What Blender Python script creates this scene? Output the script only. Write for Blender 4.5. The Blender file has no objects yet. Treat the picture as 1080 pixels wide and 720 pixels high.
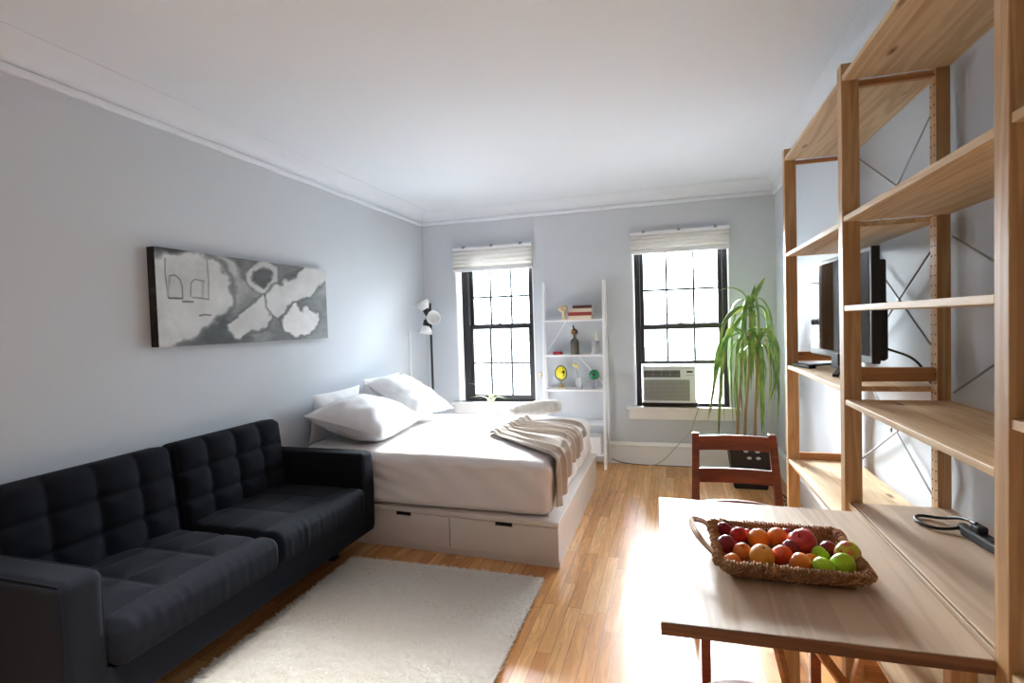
import bpy, math, random
import numpy as np
from mathutils import Vector, Matrix
random.seed(7)
S = bpy.context.scene
COL = S.collection
D = 5.2256; XL = -2.569; XR = 0.915; YN = -1.9; ZC = 2.61

# ------------------------------------------------------------------ camera
f_px = 553.8; yaw, pitch, roll = .2941, -.033, -.0312
r = Vector((math.cos(yaw), math.sin(yaw), 0)); f0 = Vector((-math.sin(yaw), math.cos(yaw), 0)); u0 = Vector((0, 0, 1))
f1 = math.cos(pitch)*f0 + math.sin(pitch)*u0; u1 = -math.sin(pitch)*f0 + math.cos(pitch)*u0
r2 = math.cos(roll)*r + math.sin(roll)*u1; u2 = -math.sin(roll)*r + math.cos(roll)*u1
cam = bpy.data.objects.new('camera', bpy.data.cameras.new('camera'))
cam.data.sensor_width = 36; cam.data.lens = f_px/1080*36; cam.data.clip_start = .02
M3 = Matrix((r2, u2, -f1)).transposed()
cam.matrix_world = Matrix.Translation((0, 0, 1.4004)) @ M3.to_4x4()
COL.objects.link(cam); S.camera = cam

# ------------------------------------------------------------------ world and light
w = bpy.data.worlds.new('sky'); S.world = w; w.use_nodes = True
bg = w.node_tree.nodes['Background']; bg.inputs[0].default_value = (.82, .91, 1, 1); bg.inputs[1].default_value = 15.0
_nt = w.node_tree; _tc = _nt.nodes.new('ShaderNodeTexCoord'); _sp = _nt.nodes.new('ShaderNodeSeparateXYZ'); _mr = _nt.nodes.new('ShaderNodeMapRange')
_nt.links.new(_tc.outputs['Generated'], _sp.inputs[0]); _nt.links.new(_sp.outputs[2], _mr.inputs['Value'])
_mr.inputs['From Min'].default_value = .0; _mr.inputs['From Max'].default_value = .42; _mr.inputs['To Min'].default_value = 8; _mr.inputs['To Max'].default_value = 24
_nt.links.new(_mr.outputs[0], bg.inputs[1])
S.view_settings.view_transform = 'Standard'; S.view_settings.look = 'None'
S.view_settings.exposure = 1.2; S.view_settings.gamma = 1; S.view_settings.use_curve_mapping = False

def area(name, loc, rot, sx, sy, power, color=(1, 1, 1), portal=False):
    l = bpy.data.lights.new(name, 'AREA'); l.shape = 'RECTANGLE'; l.size = sx; l.size_y = sy; l.energy = power; l.color = color
    if portal: l.cycles.is_portal = True
    o = bpy.data.objects.new(name, l); o.location = loc; o.rotation_euler = rot; COL.objects.link(o); return o
area('window_portal', (-1.765, D+.2, 1.28), (math.radians(-90), 0, 0), .86, 1.5, 1, portal=True)
area('window_portal', (.09, D+.2, 1.28), (math.radians(-90), 0, 0), .9, 1.5, 1, portal=True)
sun = bpy.data.objects.new('hazy_sun', bpy.data.lights.new('hazy_sun', 'SUN')); COL.objects.link(sun)
sun.data.energy = 30; sun.data.angle = math.radians(36); sun.data.color = (.95, .975, 1)
sun.rotation_euler = Vector((.24, -1, -.41)).to_track_quat('-Z', 'Y').to_euler(); sun.location = (-2, 9, 6)
fill_ = area('fill_light', (-1.2, .8, ZC-.06), (0, 0, 0), .5, .5, 8, (1, .95, .88))  # added fill, no known lamp here; brightens the rug and near half

fill_.data.spread = math.radians(66)
# ------------------------------------------------------------------ materials
def N(nt, t, **k):
    n = nt.nodes.new(t)
    for a, b in k.items(): setattr(n, a, b)
    return n
def L(nt, a, b): nt.links.new(a, b)
def s2l(c): return tuple((x/12.92 if x <= .04045 else ((x+.055)/1.055)**2.4) for x in c)
def rgb(r_, g, b): return (*s2l((r_/255, g/255, b/255)), 1)
def mat(name, col, rough=.5, metal=0, noise=0, nscale=20, bump=0, bscale=200, coat=0, spec=.5, sheen=0, trans=0, sss=0):
    m = bpy.data.materials.new(name); m.use_nodes = True; nt = m.node_tree; p = nt.nodes['Principled BSDF']
    p.inputs['Base Color'].default_value = col; p.inputs['Roughness'].default_value = rough; p.inputs['Metallic'].default_value = metal
    p.inputs['Coat Weight'].default_value = coat; p.inputs['Specular IOR Level'].default_value = spec
    p.inputs['Sheen Weight'].default_value = sheen; p.inputs['Transmission Weight'].default_value = trans
    tc = N(nt, 'ShaderNodeTexCoord')
    if noise:
        n = N(nt, 'ShaderNodeTexNoise'); n.inputs['Scale'].default_value = nscale; n.inputs['Detail'].default_value = 4
        L(nt, tc.outputs['Object'], n.inputs['Vector'])
        mx = N(nt, 'ShaderNodeMix', data_type='RGBA')
        mx.inputs['A'].default_value = tuple(c*(1-noise) for c in col[:3])+(1,); mx.inputs['B'].default_value = tuple(min(1, c*(1+noise)) for c in col[:3])+(1,)
        L(nt, n.outputs['Fac'], mx.inputs['Factor']); L(nt, mx.outputs['Result'], p.inputs['Base Color'])
    if bump:
        n = N(nt, 'ShaderNodeTexNoise'); n.inputs['Scale'].default_value = bscale; n.inputs['Detail'].default_value = 3
        L(nt, tc.outputs['Object'], n.inputs['Vector'])
        b = N(nt, 'ShaderNodeBump'); b.inputs['Strength'].default_value = bump; b.inputs['Distance'].default_value = .003
        L(nt, n.outputs['Fac'], b.inputs['Height']); L(nt, b.outputs['Normal'], p.inputs['Normal'])
    return m
def wood(name, c1, c2, cd, axis='y', rough=.5, sc=14, knots=True, coat=0):
    """grain runs along axis; growth-ring streaks and dark knots"""
    m = bpy.data.materials.new(name); m.use_nodes = True; nt = m.node_tree; p = nt.nodes['Principled BSDF']
    p.inputs['Roughness'].default_value = rough; p.inputs['Coat Weight'].default_value = coat; p.inputs['Coat Roughness'].default_value = .25
    tc = N(nt, 'ShaderNodeTexCoord'); oi = N(nt, 'ShaderNodeObjectInfo')
    ad = N(nt, 'ShaderNodeVectorMath', operation='ADD'); mu = N(nt, 'ShaderNodeVectorMath', operation='SCALE')
    cx = N(nt, 'ShaderNodeCombineXYZ'); 
    for i in range(3): L(nt, oi.outputs['Random'], cx.inputs[i])
    L(nt, cx.outputs[0], mu.inputs[0]); mu.inputs['Scale'].default_value = 17.3
    L(nt, tc.outputs['Object'], ad.inputs[0]); L(nt, mu.outputs[0], ad.inputs[1])
    mp = N(nt, 'ShaderNodeMapping'); s = [sc, sc, sc]; s['xyz'.index(axis)] = sc*.06; mp.inputs['Scale'].default_value = s
    L(nt, ad.outputs[0], mp.inputs['Vector'])
    n1 = N(nt, 'ShaderNodeTexNoise'); n1.inputs['Scale'].default_value = 1; n1.inputs['Detail'].default_value = 6; n1.inputs['Distortion'].default_value = .6
    L(nt, mp.outputs[0], n1.inputs['Vector'])
    wv = N(nt, 'ShaderNodeMath', operation='SINE'); m1 = N(nt, 'ShaderNodeMath', operation='MULTIPLY'); m1.inputs[1].default_value = 40
    L(nt, n1.outputs['Fac'], m1.inputs[0]); L(nt, m1.outputs[0], wv.inputs[0])
    m2 = N(nt, 'ShaderNodeMath', operation='MULTIPLY_ADD'); m2.inputs[1].default_value = .22; L(nt, wv.outputs[0], m2.inputs[0]); L(nt, n1.outputs['Fac'], m2.inputs[2])
    cr = N(nt, 'ShaderNodeValToRGB'); cr.color_ramp.elements[0].color = c2; cr.color_ramp.elements[0].position = .25
    cr.color_ramp.elements[1].color = c1; cr.color_ramp.elements[1].position = .7
    L(nt, m2.outputs[0], cr.inputs[0]); out = cr.outputs[0]
    if knots:
        mk = N(nt, 'ShaderNodeMapping'); s = [7, 7, 7]; s['xyz'.index(axis)] = 2.2; mk.inputs['Scale'].default_value = s; L(nt, ad.outputs[0], mk.inputs['Vector'])
        v = N(nt, 'ShaderNodeTexVoronoi'); v.inputs['Scale'].default_value = 1; L(nt, mk.outputs[0], v.inputs['Vector'])
        kr = N(nt, 'ShaderNodeValToRGB'); kr.color_ramp.elements[0].color = (1, 1, 1, 1); kr.color_ramp.elements[0].position = .035
        kr.color_ramp.elements[1].color = (0, 0, 0, 1); kr.color_ramp.elements[1].position = .10
        L(nt, v.outputs['Distance'], kr.inputs[0])
        mx = N(nt, 'ShaderNodeMix', data_type='RGBA'); L(nt, kr.outputs[0], mx.inputs['Factor']); L(nt, out, mx.inputs['A']); mx.inputs['B'].default_value = cd
        out = mx.outputs['Result']
    L(nt, out, p.inputs['Base Color'])
    b = N(nt, 'ShaderNodeBump'); b.inputs['Strength'].default_value = .08; b.inputs['Distance'].default_value = .002
    L(nt, m2.outputs[0], b.inputs['Height']); L(nt, b.outputs['Normal'], p.inputs['Normal'])
    return m
def floor_mat():
    m = bpy.data.materials.new('oak_strip_floor'); m.use_nodes = True; nt = m.node_tree; p = nt.nodes['Principled BSDF']
    tc = N(nt, 'ShaderNodeTexCoord'); sp = N(nt, 'ShaderNodeSeparateXYZ'); L(nt, tc.outputs['Object'], sp.inputs[0])
    def mt(op, a, b=None, c=None):
        n = N(nt, 'ShaderNodeMath', operation=op)
        for i, v in enumerate((a, b, c)):
            if v is None: continue
            if isinstance(v, (int, float)): n.inputs[i].default_value = v
            else: L(nt, v, n.inputs[i])
        return n.outputs[0]
    px = mt('DIVIDE', sp.outputs[0], .064); row = mt('FLOOR', px)
    wn = N(nt, 'ShaderNodeTexWhiteNoise', noise_dimensions='1D'); L(nt, row, wn.inputs['W'])
    py = mt('MULTIPLY_ADD', sp.outputs[1], 1/.62, mt('MULTIPLY', wn.outputs['Value'], 7.7)); seg = mt('FLOOR', py)
    cb = N(nt, 'ShaderNodeCombineXYZ'); L(nt, row, cb.inputs[0]); L(nt, seg, cb.inputs[1])
    w2 = N(nt, 'ShaderNodeTexWhiteNoise', noise_dimensions='2D'); L(nt, cb.outputs[0], w2.inputs['Vector'])
    cr = N(nt, 'ShaderNodeValToRGB'); e = cr.color_ramp.elements
    e[0].color = rgb(204, 146, 90); e[1].color = rgb(232, 184, 128)
    k = e.new(.35); k.color = rgb(214, 156, 98); k = e.new(.7); k.color = rgb(226, 172, 114)
    L(nt, w2.outputs['Value'], cr.inputs[0])
    ad = N(nt, 'ShaderNodeVectorMath', operation='ADD'); sc = N(nt, 'ShaderNodeVectorMath', operation='SCALE'); sc.inputs['Scale'].default_value = 9.0
    L(nt, w2.outputs['Color'], sc.inputs[0]); L(nt, tc.outputs['Object'], ad.inputs[0]); L(nt, sc.outputs[0], ad.inputs[1])
    mp = N(nt, 'ShaderNodeMapping'); mp.inputs['Scale'].default_value = (38, 3, 38); L(nt, ad.outputs[0], mp.inputs[0])
    n1 = N(nt, 'ShaderNodeTexNoise'); n1.inputs['Scale'].default_value = 1; n1.inputs['Detail'].default_value = 6; n1.inputs['Distortion'].default_value = 1.0; L(nt, mp.outputs[0], n1.inputs['Vector'])
    sn = mt('SINE', mt('MULTIPLY', n1.outputs['Fac'], 34)); g = mt('MULTIPLY_ADD', sn, .10, n1.outputs['Fac'])
    gr = N(nt, 'ShaderNodeValToRGB'); gr.color_ramp.elements[0].position = .25; gr.color_ramp.elements[0].color = (.62, .56, .5, 1); gr.color_ramp.elements[1].position = .65; gr.color_ramp.elements[1].color = (1.05, 1.03, 1, 1)
    L(nt, g, gr.inputs[0])
    mx = N(nt, 'ShaderNodeMix', data_type='RGBA', blend_type='MULTIPLY'); mx.inputs['Factor'].default_value = .8; L(nt, cr.outputs[0], mx.inputs['A']); L(nt, gr.outputs[0], mx.inputs['B'])
    fx = mt('FRACT', px); fy = mt('FRACT', py)
    ex = mt('MINIMUM', fx, mt('SUBTRACT', 1, fx)); ey = mt('MULTIPLY', mt('MINIMUM', fy, mt('SUBTRACT', 1, fy)), .62/.064)
    ed = mt('MINIMUM', ex, ey); gap = N(nt, 'ShaderNodeMapRange'); gap.inputs['From Min'].default_value = .006; gap.inputs['From Max'].default_value = .022; L(nt, ed, gap.inputs['Value'])
    m3 = N(nt, 'ShaderNodeMix', data_type='RGBA'); m3.inputs['A'].default_value = rgb(92, 54, 30); L(nt, gap.outputs[0], m3.inputs['Factor']); L(nt, mx.outputs['Result'], m3.inputs['B'])
    L(nt, m3.outputs['Result'], p.inputs['Base Color'])
    p.inputs['Roughness'].default_value = .28; p.inputs['Specular IOR Level'].default_value = .36
    bp = N(nt, 'ShaderNodeBump'); bp.inputs['Strength'].default_value = .12; bp.inputs['Distance'].default_value = .0015
    L(nt, mt('MULTIPLY_ADD', g, .12, gap.outputs[0]), bp.inputs['Height']); L(nt, bp.outputs['Normal'], p.inputs['Normal'])
    return m
def glass_mat():
    m = bpy.data.materials.new('window_glass'); m.use_nodes = True; nt = m.node_tree; nt.nodes.remove(nt.nodes['Principled BSDF'])
    t = N(nt, 'ShaderNodeBsdfTransparent'); t.inputs[0].default_value = (.95, .97, .97, 1)
    g = N(nt, 'ShaderNodeBsdfGlossy'); g.inputs['Roughness'].default_value = .02
    fr = N(nt, 'ShaderNodeFresnel'); fr.inputs[0].default_value = 1.45
    mx = N(nt, 'ShaderNodeMixShader'); L(nt, fr.outputs[0], mx.inputs[0]); L(nt, t.outputs[0], mx.inputs[1]); L(nt, g.outputs[0], mx.inputs[2])
    L(nt, mx.outputs[0], nt.nodes['Material Output'].inputs[0]); return m
def vcol_mat(name, rough=.6, fac=1):
    m = bpy.data.materials.new(name); m.use_nodes = True; nt = m.node_tree; p = nt.nodes['Principled BSDF']
    a = N(nt, 'ShaderNodeVertexColor'); a.layer_name = 'paint'; L(nt, a.outputs[0], p.inputs['Base Color']); p.inputs['Roughness'].default_value = rough; return m
def two_tone(name, ca, cb, scale=6, rough=.4, lo=.4, hi=.6, axisz=False, speck=None, coat=0):
    """skin of fruit: two colours blotched over the body"""
    m = bpy.data.materials.new(name); m.use_nodes = True; nt = m.node_tree; p = nt.nodes['Principled BSDF']
    tc = N(nt, 'ShaderNodeTexCoord'); n = N(nt, 'ShaderNodeTexNoise'); n.inputs['Scale'].default_value = scale; n.inputs['Detail'].default_value = 3
    L(nt, tc.outputs['Object'], n.inputs['Vector'])
    c = N(nt, 'ShaderNodeValToRGB'); c.color_ramp.elements[0].color = ca; c.color_ramp.elements[1].color = cb; c.color_ramp.elements[0].position = lo; c.color_ramp.elements[1].position = hi
    L(nt, n.outputs['Fac'], c.inputs[0]); L(nt, c.outputs[0], p.inputs['Base Color']); p.inputs['Roughness'].default_value = rough; p.inputs['Coat Weight'].default_value = coat
    p.inputs['Subsurface Weight'].default_value = .0
    return m
WALL = mat('grey_blue_wall_paint', rgb(203, 208, 215), .75, bump=.05, bscale=60)
CEIL = mat('white_ceiling_paint', rgb(230, 235, 243), .8)
TRIM = mat('white_trim_paint', rgb(240, 240, 240), .4)
FLOOR = floor_mat()
BLACK = mat('black_window_paint', rgb(38, 38, 40), .4)
GLASS = glass_mat()
BLIND = mat('off_white_blind_fabric', rgb(222, 220, 217), .8, bump=.2, bscale=500)
PINE = wood('pine_board', rgb(224, 196, 156), rgb(203, 170, 126), rgb(128, 82, 46), 'y', .55, 12)
PINEZ = wood('pine_post', rgb(202, 164, 116), rgb(180, 138, 90), rgb(120, 70, 38), 'z', .5, 14)
PINEX = wood('pine_rung', rgb(196, 140, 88), rgb(168, 112, 64), rgb(120, 70, 38), 'x', .5, 14)
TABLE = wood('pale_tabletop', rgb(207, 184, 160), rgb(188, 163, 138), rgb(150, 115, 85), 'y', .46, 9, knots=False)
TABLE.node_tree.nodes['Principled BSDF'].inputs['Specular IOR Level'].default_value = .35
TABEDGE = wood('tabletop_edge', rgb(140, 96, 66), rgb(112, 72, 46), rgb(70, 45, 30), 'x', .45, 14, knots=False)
RED = wood('red_brown_stained_wood', rgb(132, 62, 32), rgb(108, 46, 24), rgb(60, 26, 14), 'x', .38, 12, knots=False)
SOFA = mat('charcoal_sofa_fabric', rgb(25, 28, 36), .95, noise=.18, nscale=260, bump=.5, bscale=900, sheen=.02, spec=.12)
SOFAD = mat('black_sofa_leg', rgb(20, 20, 20), .5)
SHEET = mat('white_bed_sheet', rgb(232, 226, 224), .85, bump=.1, bscale=300)
PILLOW = mat('white_pillowcase', rgb(236, 236, 238), .85, bump=.1, bscale=300)
BEDW = mat('cream_bed_frame_lacquer', rgb(224, 214, 206), .4)
DARK = mat('dark_recess', rgb(18, 18, 18), .8)
THROW = mat('taupe_knit_throw', rgb(192, 179, 167), .95, noise=.08, nscale=80, bump=.6, bscale=500, sheen=.1)
FUR = mat('white_fleece', rgb(236, 232, 226), .95, bump=.8, bscale=250)
RUG = mat('cream_shag_pile', rgb(250, 247, 242), .95, noise=.06, nscale=90)
RUGB = mat('rug_backing', rgb(176, 166, 154), .95)
WHITE = mat('white_powder_coat', rgb(236, 236, 240), .4)
PLAST = mat('white_plastic', rgb(222, 226, 234), .45)
GREYP = mat('grey_plastic', rgb(150, 150, 150), .5)
BLK = mat('black_plastic', rgb(20, 20, 22), .55)
BLKG = mat('glossy_black_screen', rgb(10, 11, 14), .06, spec=.8)
def make_translucent(m, k, col):
    nt = m.node_tree; p = nt.nodes['Principled BSDF']; o = nt.nodes['Material Output']
    t = N(nt, 'ShaderNodeBsdfTranslucent'); t.inputs[0].default_value = col; mx = N(nt, 'ShaderNodeMixShader'); mx.inputs[0].default_value = k
    L(nt, p.outputs[0], mx.inputs[1]); L(nt, t.outputs[0], mx.inputs[2]); L(nt, mx.outputs[0], o.inputs[0])
make_translucent(BLIND, .25, rgb(225, 222, 218)); make_translucent(RUG, .42, rgb(250, 247, 242))
STEEL = mat('steel_rod', rgb(150, 148, 145), .35, metal=.8)
BLKM = mat('black_metal', rgb(24, 24, 27), .45)
LAMPW = mat('white_lamp_shade', rgb(235, 235, 235), .4)
WICK = mat('brown_seagrass', rgb(172, 124, 82), .8, noise=.6, nscale=45, bump=.6, bscale=300)
WICKL = mat('pale_wicker_cane', rgb(196, 160, 128), .7, noise=.2, nscale=60)
LINER = mat('basket_liner_weave', rgb(120, 88, 60), .85, noise=.4, nscale=120)
LEAF = two_tone('strap_leaf_green', rgb(74, 116, 48), rgb(150, 178, 82), 9, .45, .35, .7)
LEAFY = mat('yellowed_leaf', rgb(214, 202, 110), .5)
CANE = mat('plant_cane_bark', rgb(156, 118, 88), .8, noise=.2, nscale=50, bump=.4, bscale=90)
SOIL = mat('potting_soil', rgb(46, 34, 26), .95, noise=.4, nscale=90)
ACB = mat('air_conditioner_case', rgb(204, 208, 214), .5)

# ------------------------------------------------------------------ mesh builder
class MB:
    def __init__(s): s.v = []; s.f = []
    def add(s, v, f):
        o = len(s.v); s.v += [tuple(x) for x in v]; s.f += [tuple(i+o for i in q) for q in f]; return s
    def box(s, a, b, R=None, c=None):
        x0, y0, z0 = a; x1, y1, z1 = b
        v = [Vector(p) for p in [(x0, y0, z0), (x1, y0, z0), (x1, y1, z0), (x0, y1, z0), (x0, y0, z1), (x1, y0, z1), (x1, y1, z1), (x0, y1, z1)]]
        if R is not None:
            c = Vector(c) if c is not None else (Vector(a)+Vector(b))/2
            v = [c + R @ (p-c) for p in v]
        return s.add(v, [(0, 3, 2, 1), (4, 5, 6, 7), (0, 1, 5, 4), (1, 2, 6, 5), (2, 3, 7, 6), (3, 0, 4, 7)])
    def hexa(s, bot, top):
        """closed block from four bottom and four top corners"""
        return s.add(list(bot)+list(top), [(0, 3, 2, 1), (4, 5, 6, 7), (0, 1, 5, 4), (1, 2, 6, 5), (2, 3, 7, 6), (3, 0, 4, 7)])
    def bar(s, p, q, wx, wy, up=(0, 0, 1)):
        p = Vector(p); q = Vector(q); d = (q-p).normalized(); u = Vector(up)
        if abs(d.dot(u)) > .95: u = Vector((0, 1, 0))
        a = d.cross(u).normalized()*wx/2; b = a.normalized().cross(d).normalized()*wy/2
        return s.hexa([p-a-b, p+a-b, p+a+b, p-a+b], [q-a-b, q+a-b, q+a+b, q-a+b])
    def tube(s, path, rad, n=8, cap=True):
        path = [Vector(p) for p in path]; m = len(path)
        if not hasattr(rad, '__len__'): rad = [rad]*m
        t = (path[1]-path[0]).normalized(); ref = Vector((0, 0, 1)) if abs(t.z) < .9 else Vector((1, 0, 0))
        nrm = t.cross(ref).normalized(); vs = []; fs = []
        for i, p in enumerate(path):
            a = path[max(i-1, 0)]; b = path[min(i+1, m-1)]; t = (b-a).normalized()
            nrm = (nrm - t*nrm.dot(t)).normalized(); bn = t.cross(nrm)
            for k in range(n):
                an = 2*math.pi*k/n; vs.append(p + rad[i]*(math.cos(an)*nrm+math.sin(an)*bn))
        for i in range(m-1):
            for k in range(n): fs.append((i*n+k, i*n+(k+1) % n, (i+1)*n+(k+1) % n, (i+1)*n+k))
        if cap: fs.append(tuple(range(n))[::-1]); fs.append(tuple((m-1)*n+k for k in range(n)))
        return s.add(vs, fs)
    def lathe(s, prof, c=(0, 0, 0), n=24, R=None):
        c = Vector(c); vs = []; fs = []
        for (rr, z) in prof:
            for k in range(n):
                p = Vector((max(rr, 1e-4)*math.cos(2*math.pi*k/n), max(rr, 1e-4)*math.sin(2*math.pi*k/n), z))
                vs.append(c + (R @ p if R is not None else p))
        for i in range(len(prof)-1):
            for k in range(n): fs.append((i*n+k, i*n+(k+1) % n, (i+1)*n+(k+1) % n, (i+1)*n+k))
        fs.append(tuple(range(n))[::-1]); fs.append(tuple((len(prof)-1)*n+k for k in range(n)))
        return s.add(vs, fs)
    def ball(s, c, rx, ry=None, rz=None, n=16, m=10):
        ry = ry or rx; rz = rz or rx
        prof = [(math.sin(math.pi*i/m), -math.cos(math.pi*i/m)) for i in range(m+1)]
        return s.lathe(prof, c, n, Matrix.Diagonal((rx, ry, rz)))
    def rbox(s, c, dims, rad, n=10, fn=None, R=None):
        """rounded box as a fine closed grid; fn(p) -> displaced p in local coordinates"""
        c = Vector(c); h = Vector(dims)/2; idx = {}; vs = []; fs = []
        E_ = 5; tabs = []
        for k in range(3):
            mid = max(2, int(n*(dims[k]-2*rad)/max(dims))); tn = [rad*math.tan(math.pi/4*(E_-i)/E_) for i in range(E_)]
            L0 = [-h[k]+rad-q for q in tn]; c0 = h[k]-rad
            tabs.append(L0+[-c0+2*c0*i/mid for i in range(mid+1)]+[-q for q in L0][::-1])
        cnt = [len(q)-1 for q in tabs]
        def co(i, k): return tabs[k][i]
        def vert(i, j, k):
            key = (i, j, k)
            if key in idx: return idx[key]
            p = Vector((co(i, 0), co(j, 1), co(k, 2)))
            q = Vector([max(-h[a]+rad, min(h[a]-rad, p[a])) for a in range(3)])
            d = p-q
            if d.length > 1e-9:
                # push the corner zones onto the rounding
                p = q+d.normalized()*rad
            if fn: p = Vector(fn(p))
            idx[key] = len(vs); vs.append(c + (R @ p if R is not None else p)); return idx[key]
        A, B, C_ = cnt
        for i in range(A):
            for j in range(B):
                fs.append((vert(i, j, 0), vert(i, j+1, 0), vert(i+1, j+1, 0), vert(i+1, j, 0)))
                fs.append((vert(i, j, C_), vert(i+1, j, C_), vert(i+1, j+1, C_), vert(i, j+1, C_)))
        for i in range(A):
            for k in range(C_):
                fs.append((vert(i, 0, k), vert(i+1, 0, k), vert(i+1, 0, k+1), vert(i, 0, k+1)))
                fs.append((vert(i, B, k), vert(i, B, k+1), vert(i+1, B, k+1), vert(i+1, B, k)))
        for j in range(B):
            for k in range(C_):
                fs.append((vert(0, j, k), vert(0, j, k+1), vert(0, j+1, k+1), vert(0, j+1, k)))
                fs.append((vert(A, j, k), vert(A, j+1, k), vert(A, j+1, k+1), vert(A, j, k+1)))
        return s.add(vs, fs)
    def grid(s, fn, nu, nv):
        vs = [fn(i/nu, j/nv) for i in range(nu+1) for j in range(nv+1)]
        return s.add(vs, [(i*(nv+1)+j, (i+1)*(nv+1)+j, (i+1)*(nv+1)+j+1, i*(nv+1)+j+1) for i in range(nu) for j in range(nv)])
def obj(name, mb, m, parent=None, smooth=False, bevel=0, kind=None, label=None, solid=0, subd=0, origin=None):
    vs = mb.v
    if parent is None:
        a = np.array(vs); lo = a.min(0); hi = a.max(0); o0 = Vector(origin) if origin else Vector(((lo[0]+hi[0])/2, (lo[1]+hi[1])/2, lo[2]))
    else:
        o0 = Vector(parent['_w']) if '_w' in parent else Vector(parent.location)
    me = bpy.data.meshes.new(name); me.from_pydata([(v[0]-o0[0], v[1]-o0[1], v[2]-o0[2]) for v in vs], [], mb.f); me.materials.append(m)
    if smooth: me.polygons.foreach_set('use_smooth', [True]*len(me.polygons))
    o = bpy.data.objects.new(name, me); COL.objects.link(o)
    if parent is None: o.location = o0
    else:
        o.parent = parent; o['_w'] = tuple(o0)
    if solid:
        k = o.modifiers.new('solid', 'SOLIDIFY'); k.thickness = solid; k.offset = 0
    if bevel:
        k = o.modifiers.new('bevel', 'BEVEL'); k.width = bevel; k.segments = 2; k.limit_method = 'ANGLE'
    if subd:
        k = o.modifiers.new('subd', 'SUBSURF'); k.levels = subd; k.render_levels = subd
    if kind: o['kind'] = kind
    if label: o['label'] = label
    return o
def thing(name, label=None, cat=None, loc=(0, 0, 0), group=None, kind=None):
    o = bpy.data.objects.new(name, None); COL.objects.link(o); o.location = loc; o.empty_display_size = .1; o['_w'] = tuple(loc)
    if label: o['label'] = label
    if cat: o['category'] = cat
    if group: o['group'] = group
    if kind: o['kind'] = kind
    return o
def tag(o, label, cat, group=None):
    o['label'] = label; o['category'] = cat
    if group: o['group'] = group
    return o
def rx(a): return Matrix.Rotation(a, 3, 'X')
def ry(a): return Matrix.Rotation(a, 3, 'Y')
def rz(a): return Matrix.Rotation(a, 3, 'Z')
def smoothpath(pts, n=8):
    pts = [Vector(p) for p in pts]; out = []
    P = [pts[0]*2-pts[1]]+pts+[pts[-1]*2-pts[-2]]
    for i in range(1, len(P)-2):
        for k in range(n):
            t = k/n; a, b, c, d = P[i-1], P[i], P[i+1], P[i+2]
            out.append(.5*((2*b)+(-a+c)*t+(2*a-5*b+4*c-d)*t*t+(-a+3*b-3*c+d)*t**3))
    out.append(pts[-1]); return out

# ------------------------------------------------------------------ room shell
T = .24
obj('floor', MB().box((XL-T, YN-T, -.1), (XR+T, D+T, 0)), FLOOR, kind='structure', origin=(0, 0, 0))
obj('ceiling', MB().box((XL-T, YN-T, ZC), (XR+T, D+T, ZC+.1)), CEIL, kind='structure')
obj('wall_left', MB().box((XL-T, YN-T, 0), (XL, D+T, ZC)), WALL, kind='structure')
obj('wall_right', MB().box((XR, YN-T, 0), (XR+T, D+T, ZC)), WALL, kind='structure')
obj('wall_front', MB().box((XL, YN-T, 0), (XR, YN, ZC)), WALL, kind='structure')
W1 = (-2.195, -1.335, .585, 2.215); W2 = (-.352, .528, .565, 2.215)
m = MB()
xs = [XL, W1[0], W1[1], W2[0], W2[1], XR]
for i in (0, 2, 4): m.box((xs[i], D, 0), (xs[i+1], D+T, ZC))
for W in (W1, W2): m.box((W[0], D, 0), (W[1], D+T, W[2])); m.box((W[0], D, W[3]), (W[1], D+T, ZC))
obj('wall_back', m, WALL, kind='structure')

# cornice: bead plus cove, run along each wall
def cornice(name, p, q, nrm):
    p = Vector(p); q = Vector(q); n = Vector(nrm)
    prof = [(0, 2.487), (.018, 2.487), (.022, 2.495), (.022, 2.517), (.014, 2.525), (.008, 2.527)]
    for i in range(15):
        a = math.pi/2*i/14; prof.append((.012+.125*(1-math.cos(a)), 2.527+.080*math.sin(a)))
    prof += [(.158, 2.6078), (.162, 2.6078), (.162, ZC), (0, ZC)]
    k = len(prof); vs = []
    for e in (p, q): vs += [(e.x+n.x*a, e.y+n.y*a, z) for a, z in prof]
    fs = [(i, (i+1) % k, k+(i+1) % k, k+i) for i in range(k)]+[tuple(range(k))[::-1], tuple(range(k, 2*k))]
    mb = MB().add(vs, fs); return obj(name, mb, CEIL, kind='structure')
cornice('trim_left', (XL, YN, 0), (XL, D, 0), (1, 0, 0)); cornice('trim_right', (XR, D, 0), (XR, YN, 0), (-1, 0, 0))
cornice('trim_back', (XL, D, 0), (XR, D, 0), (0, -1, 0)); cornice('trim_front', (XR, YN, 0), (XL, YN, 0), (0, 1, 0))
def base(name, p, q, n):
    prof = [(0, 0), (.022, 0), (.022, .012), (.018, .02), (.018, .168), (.024, .176), (.024, .186), (.014, .198), (.008, .212), (0, .212)]
    p = Vector(p); q = Vector(q); n = Vector(n); k = len(prof); vs = []
    for e in (p, q): vs += [(e.x+n.x*a, e.y+n.y*a, z) for a, z in prof]
    obj(name, MB().add(vs, [(i, (i+1) % k, k+(i+1) % k, k+i) for i in range(k)]+[tuple(range(k))[::-1], tuple(range(k, 2*k))]), TRIM, kind='structure')
base('baseboard_left', (XL, YN, 0), (XL, D, 0), (1, 0, 0)); base('baseboard_right', (XR, D, 0), (XR, YN, 0), (-1, 0, 0))
base('baseboard_back', (XL, D, 0), (XR, D, 0), (0, -1, 0)); base('baseboard_front', (XR, YN, 0), (XL, YN, 0), (0, 1, 0))
obj('trim_pipe', MB().box((XL, 4.83, .212), (XL+.018, 4.85, 1.36)), TRIM, kind='structure', bevel=.004)

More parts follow.
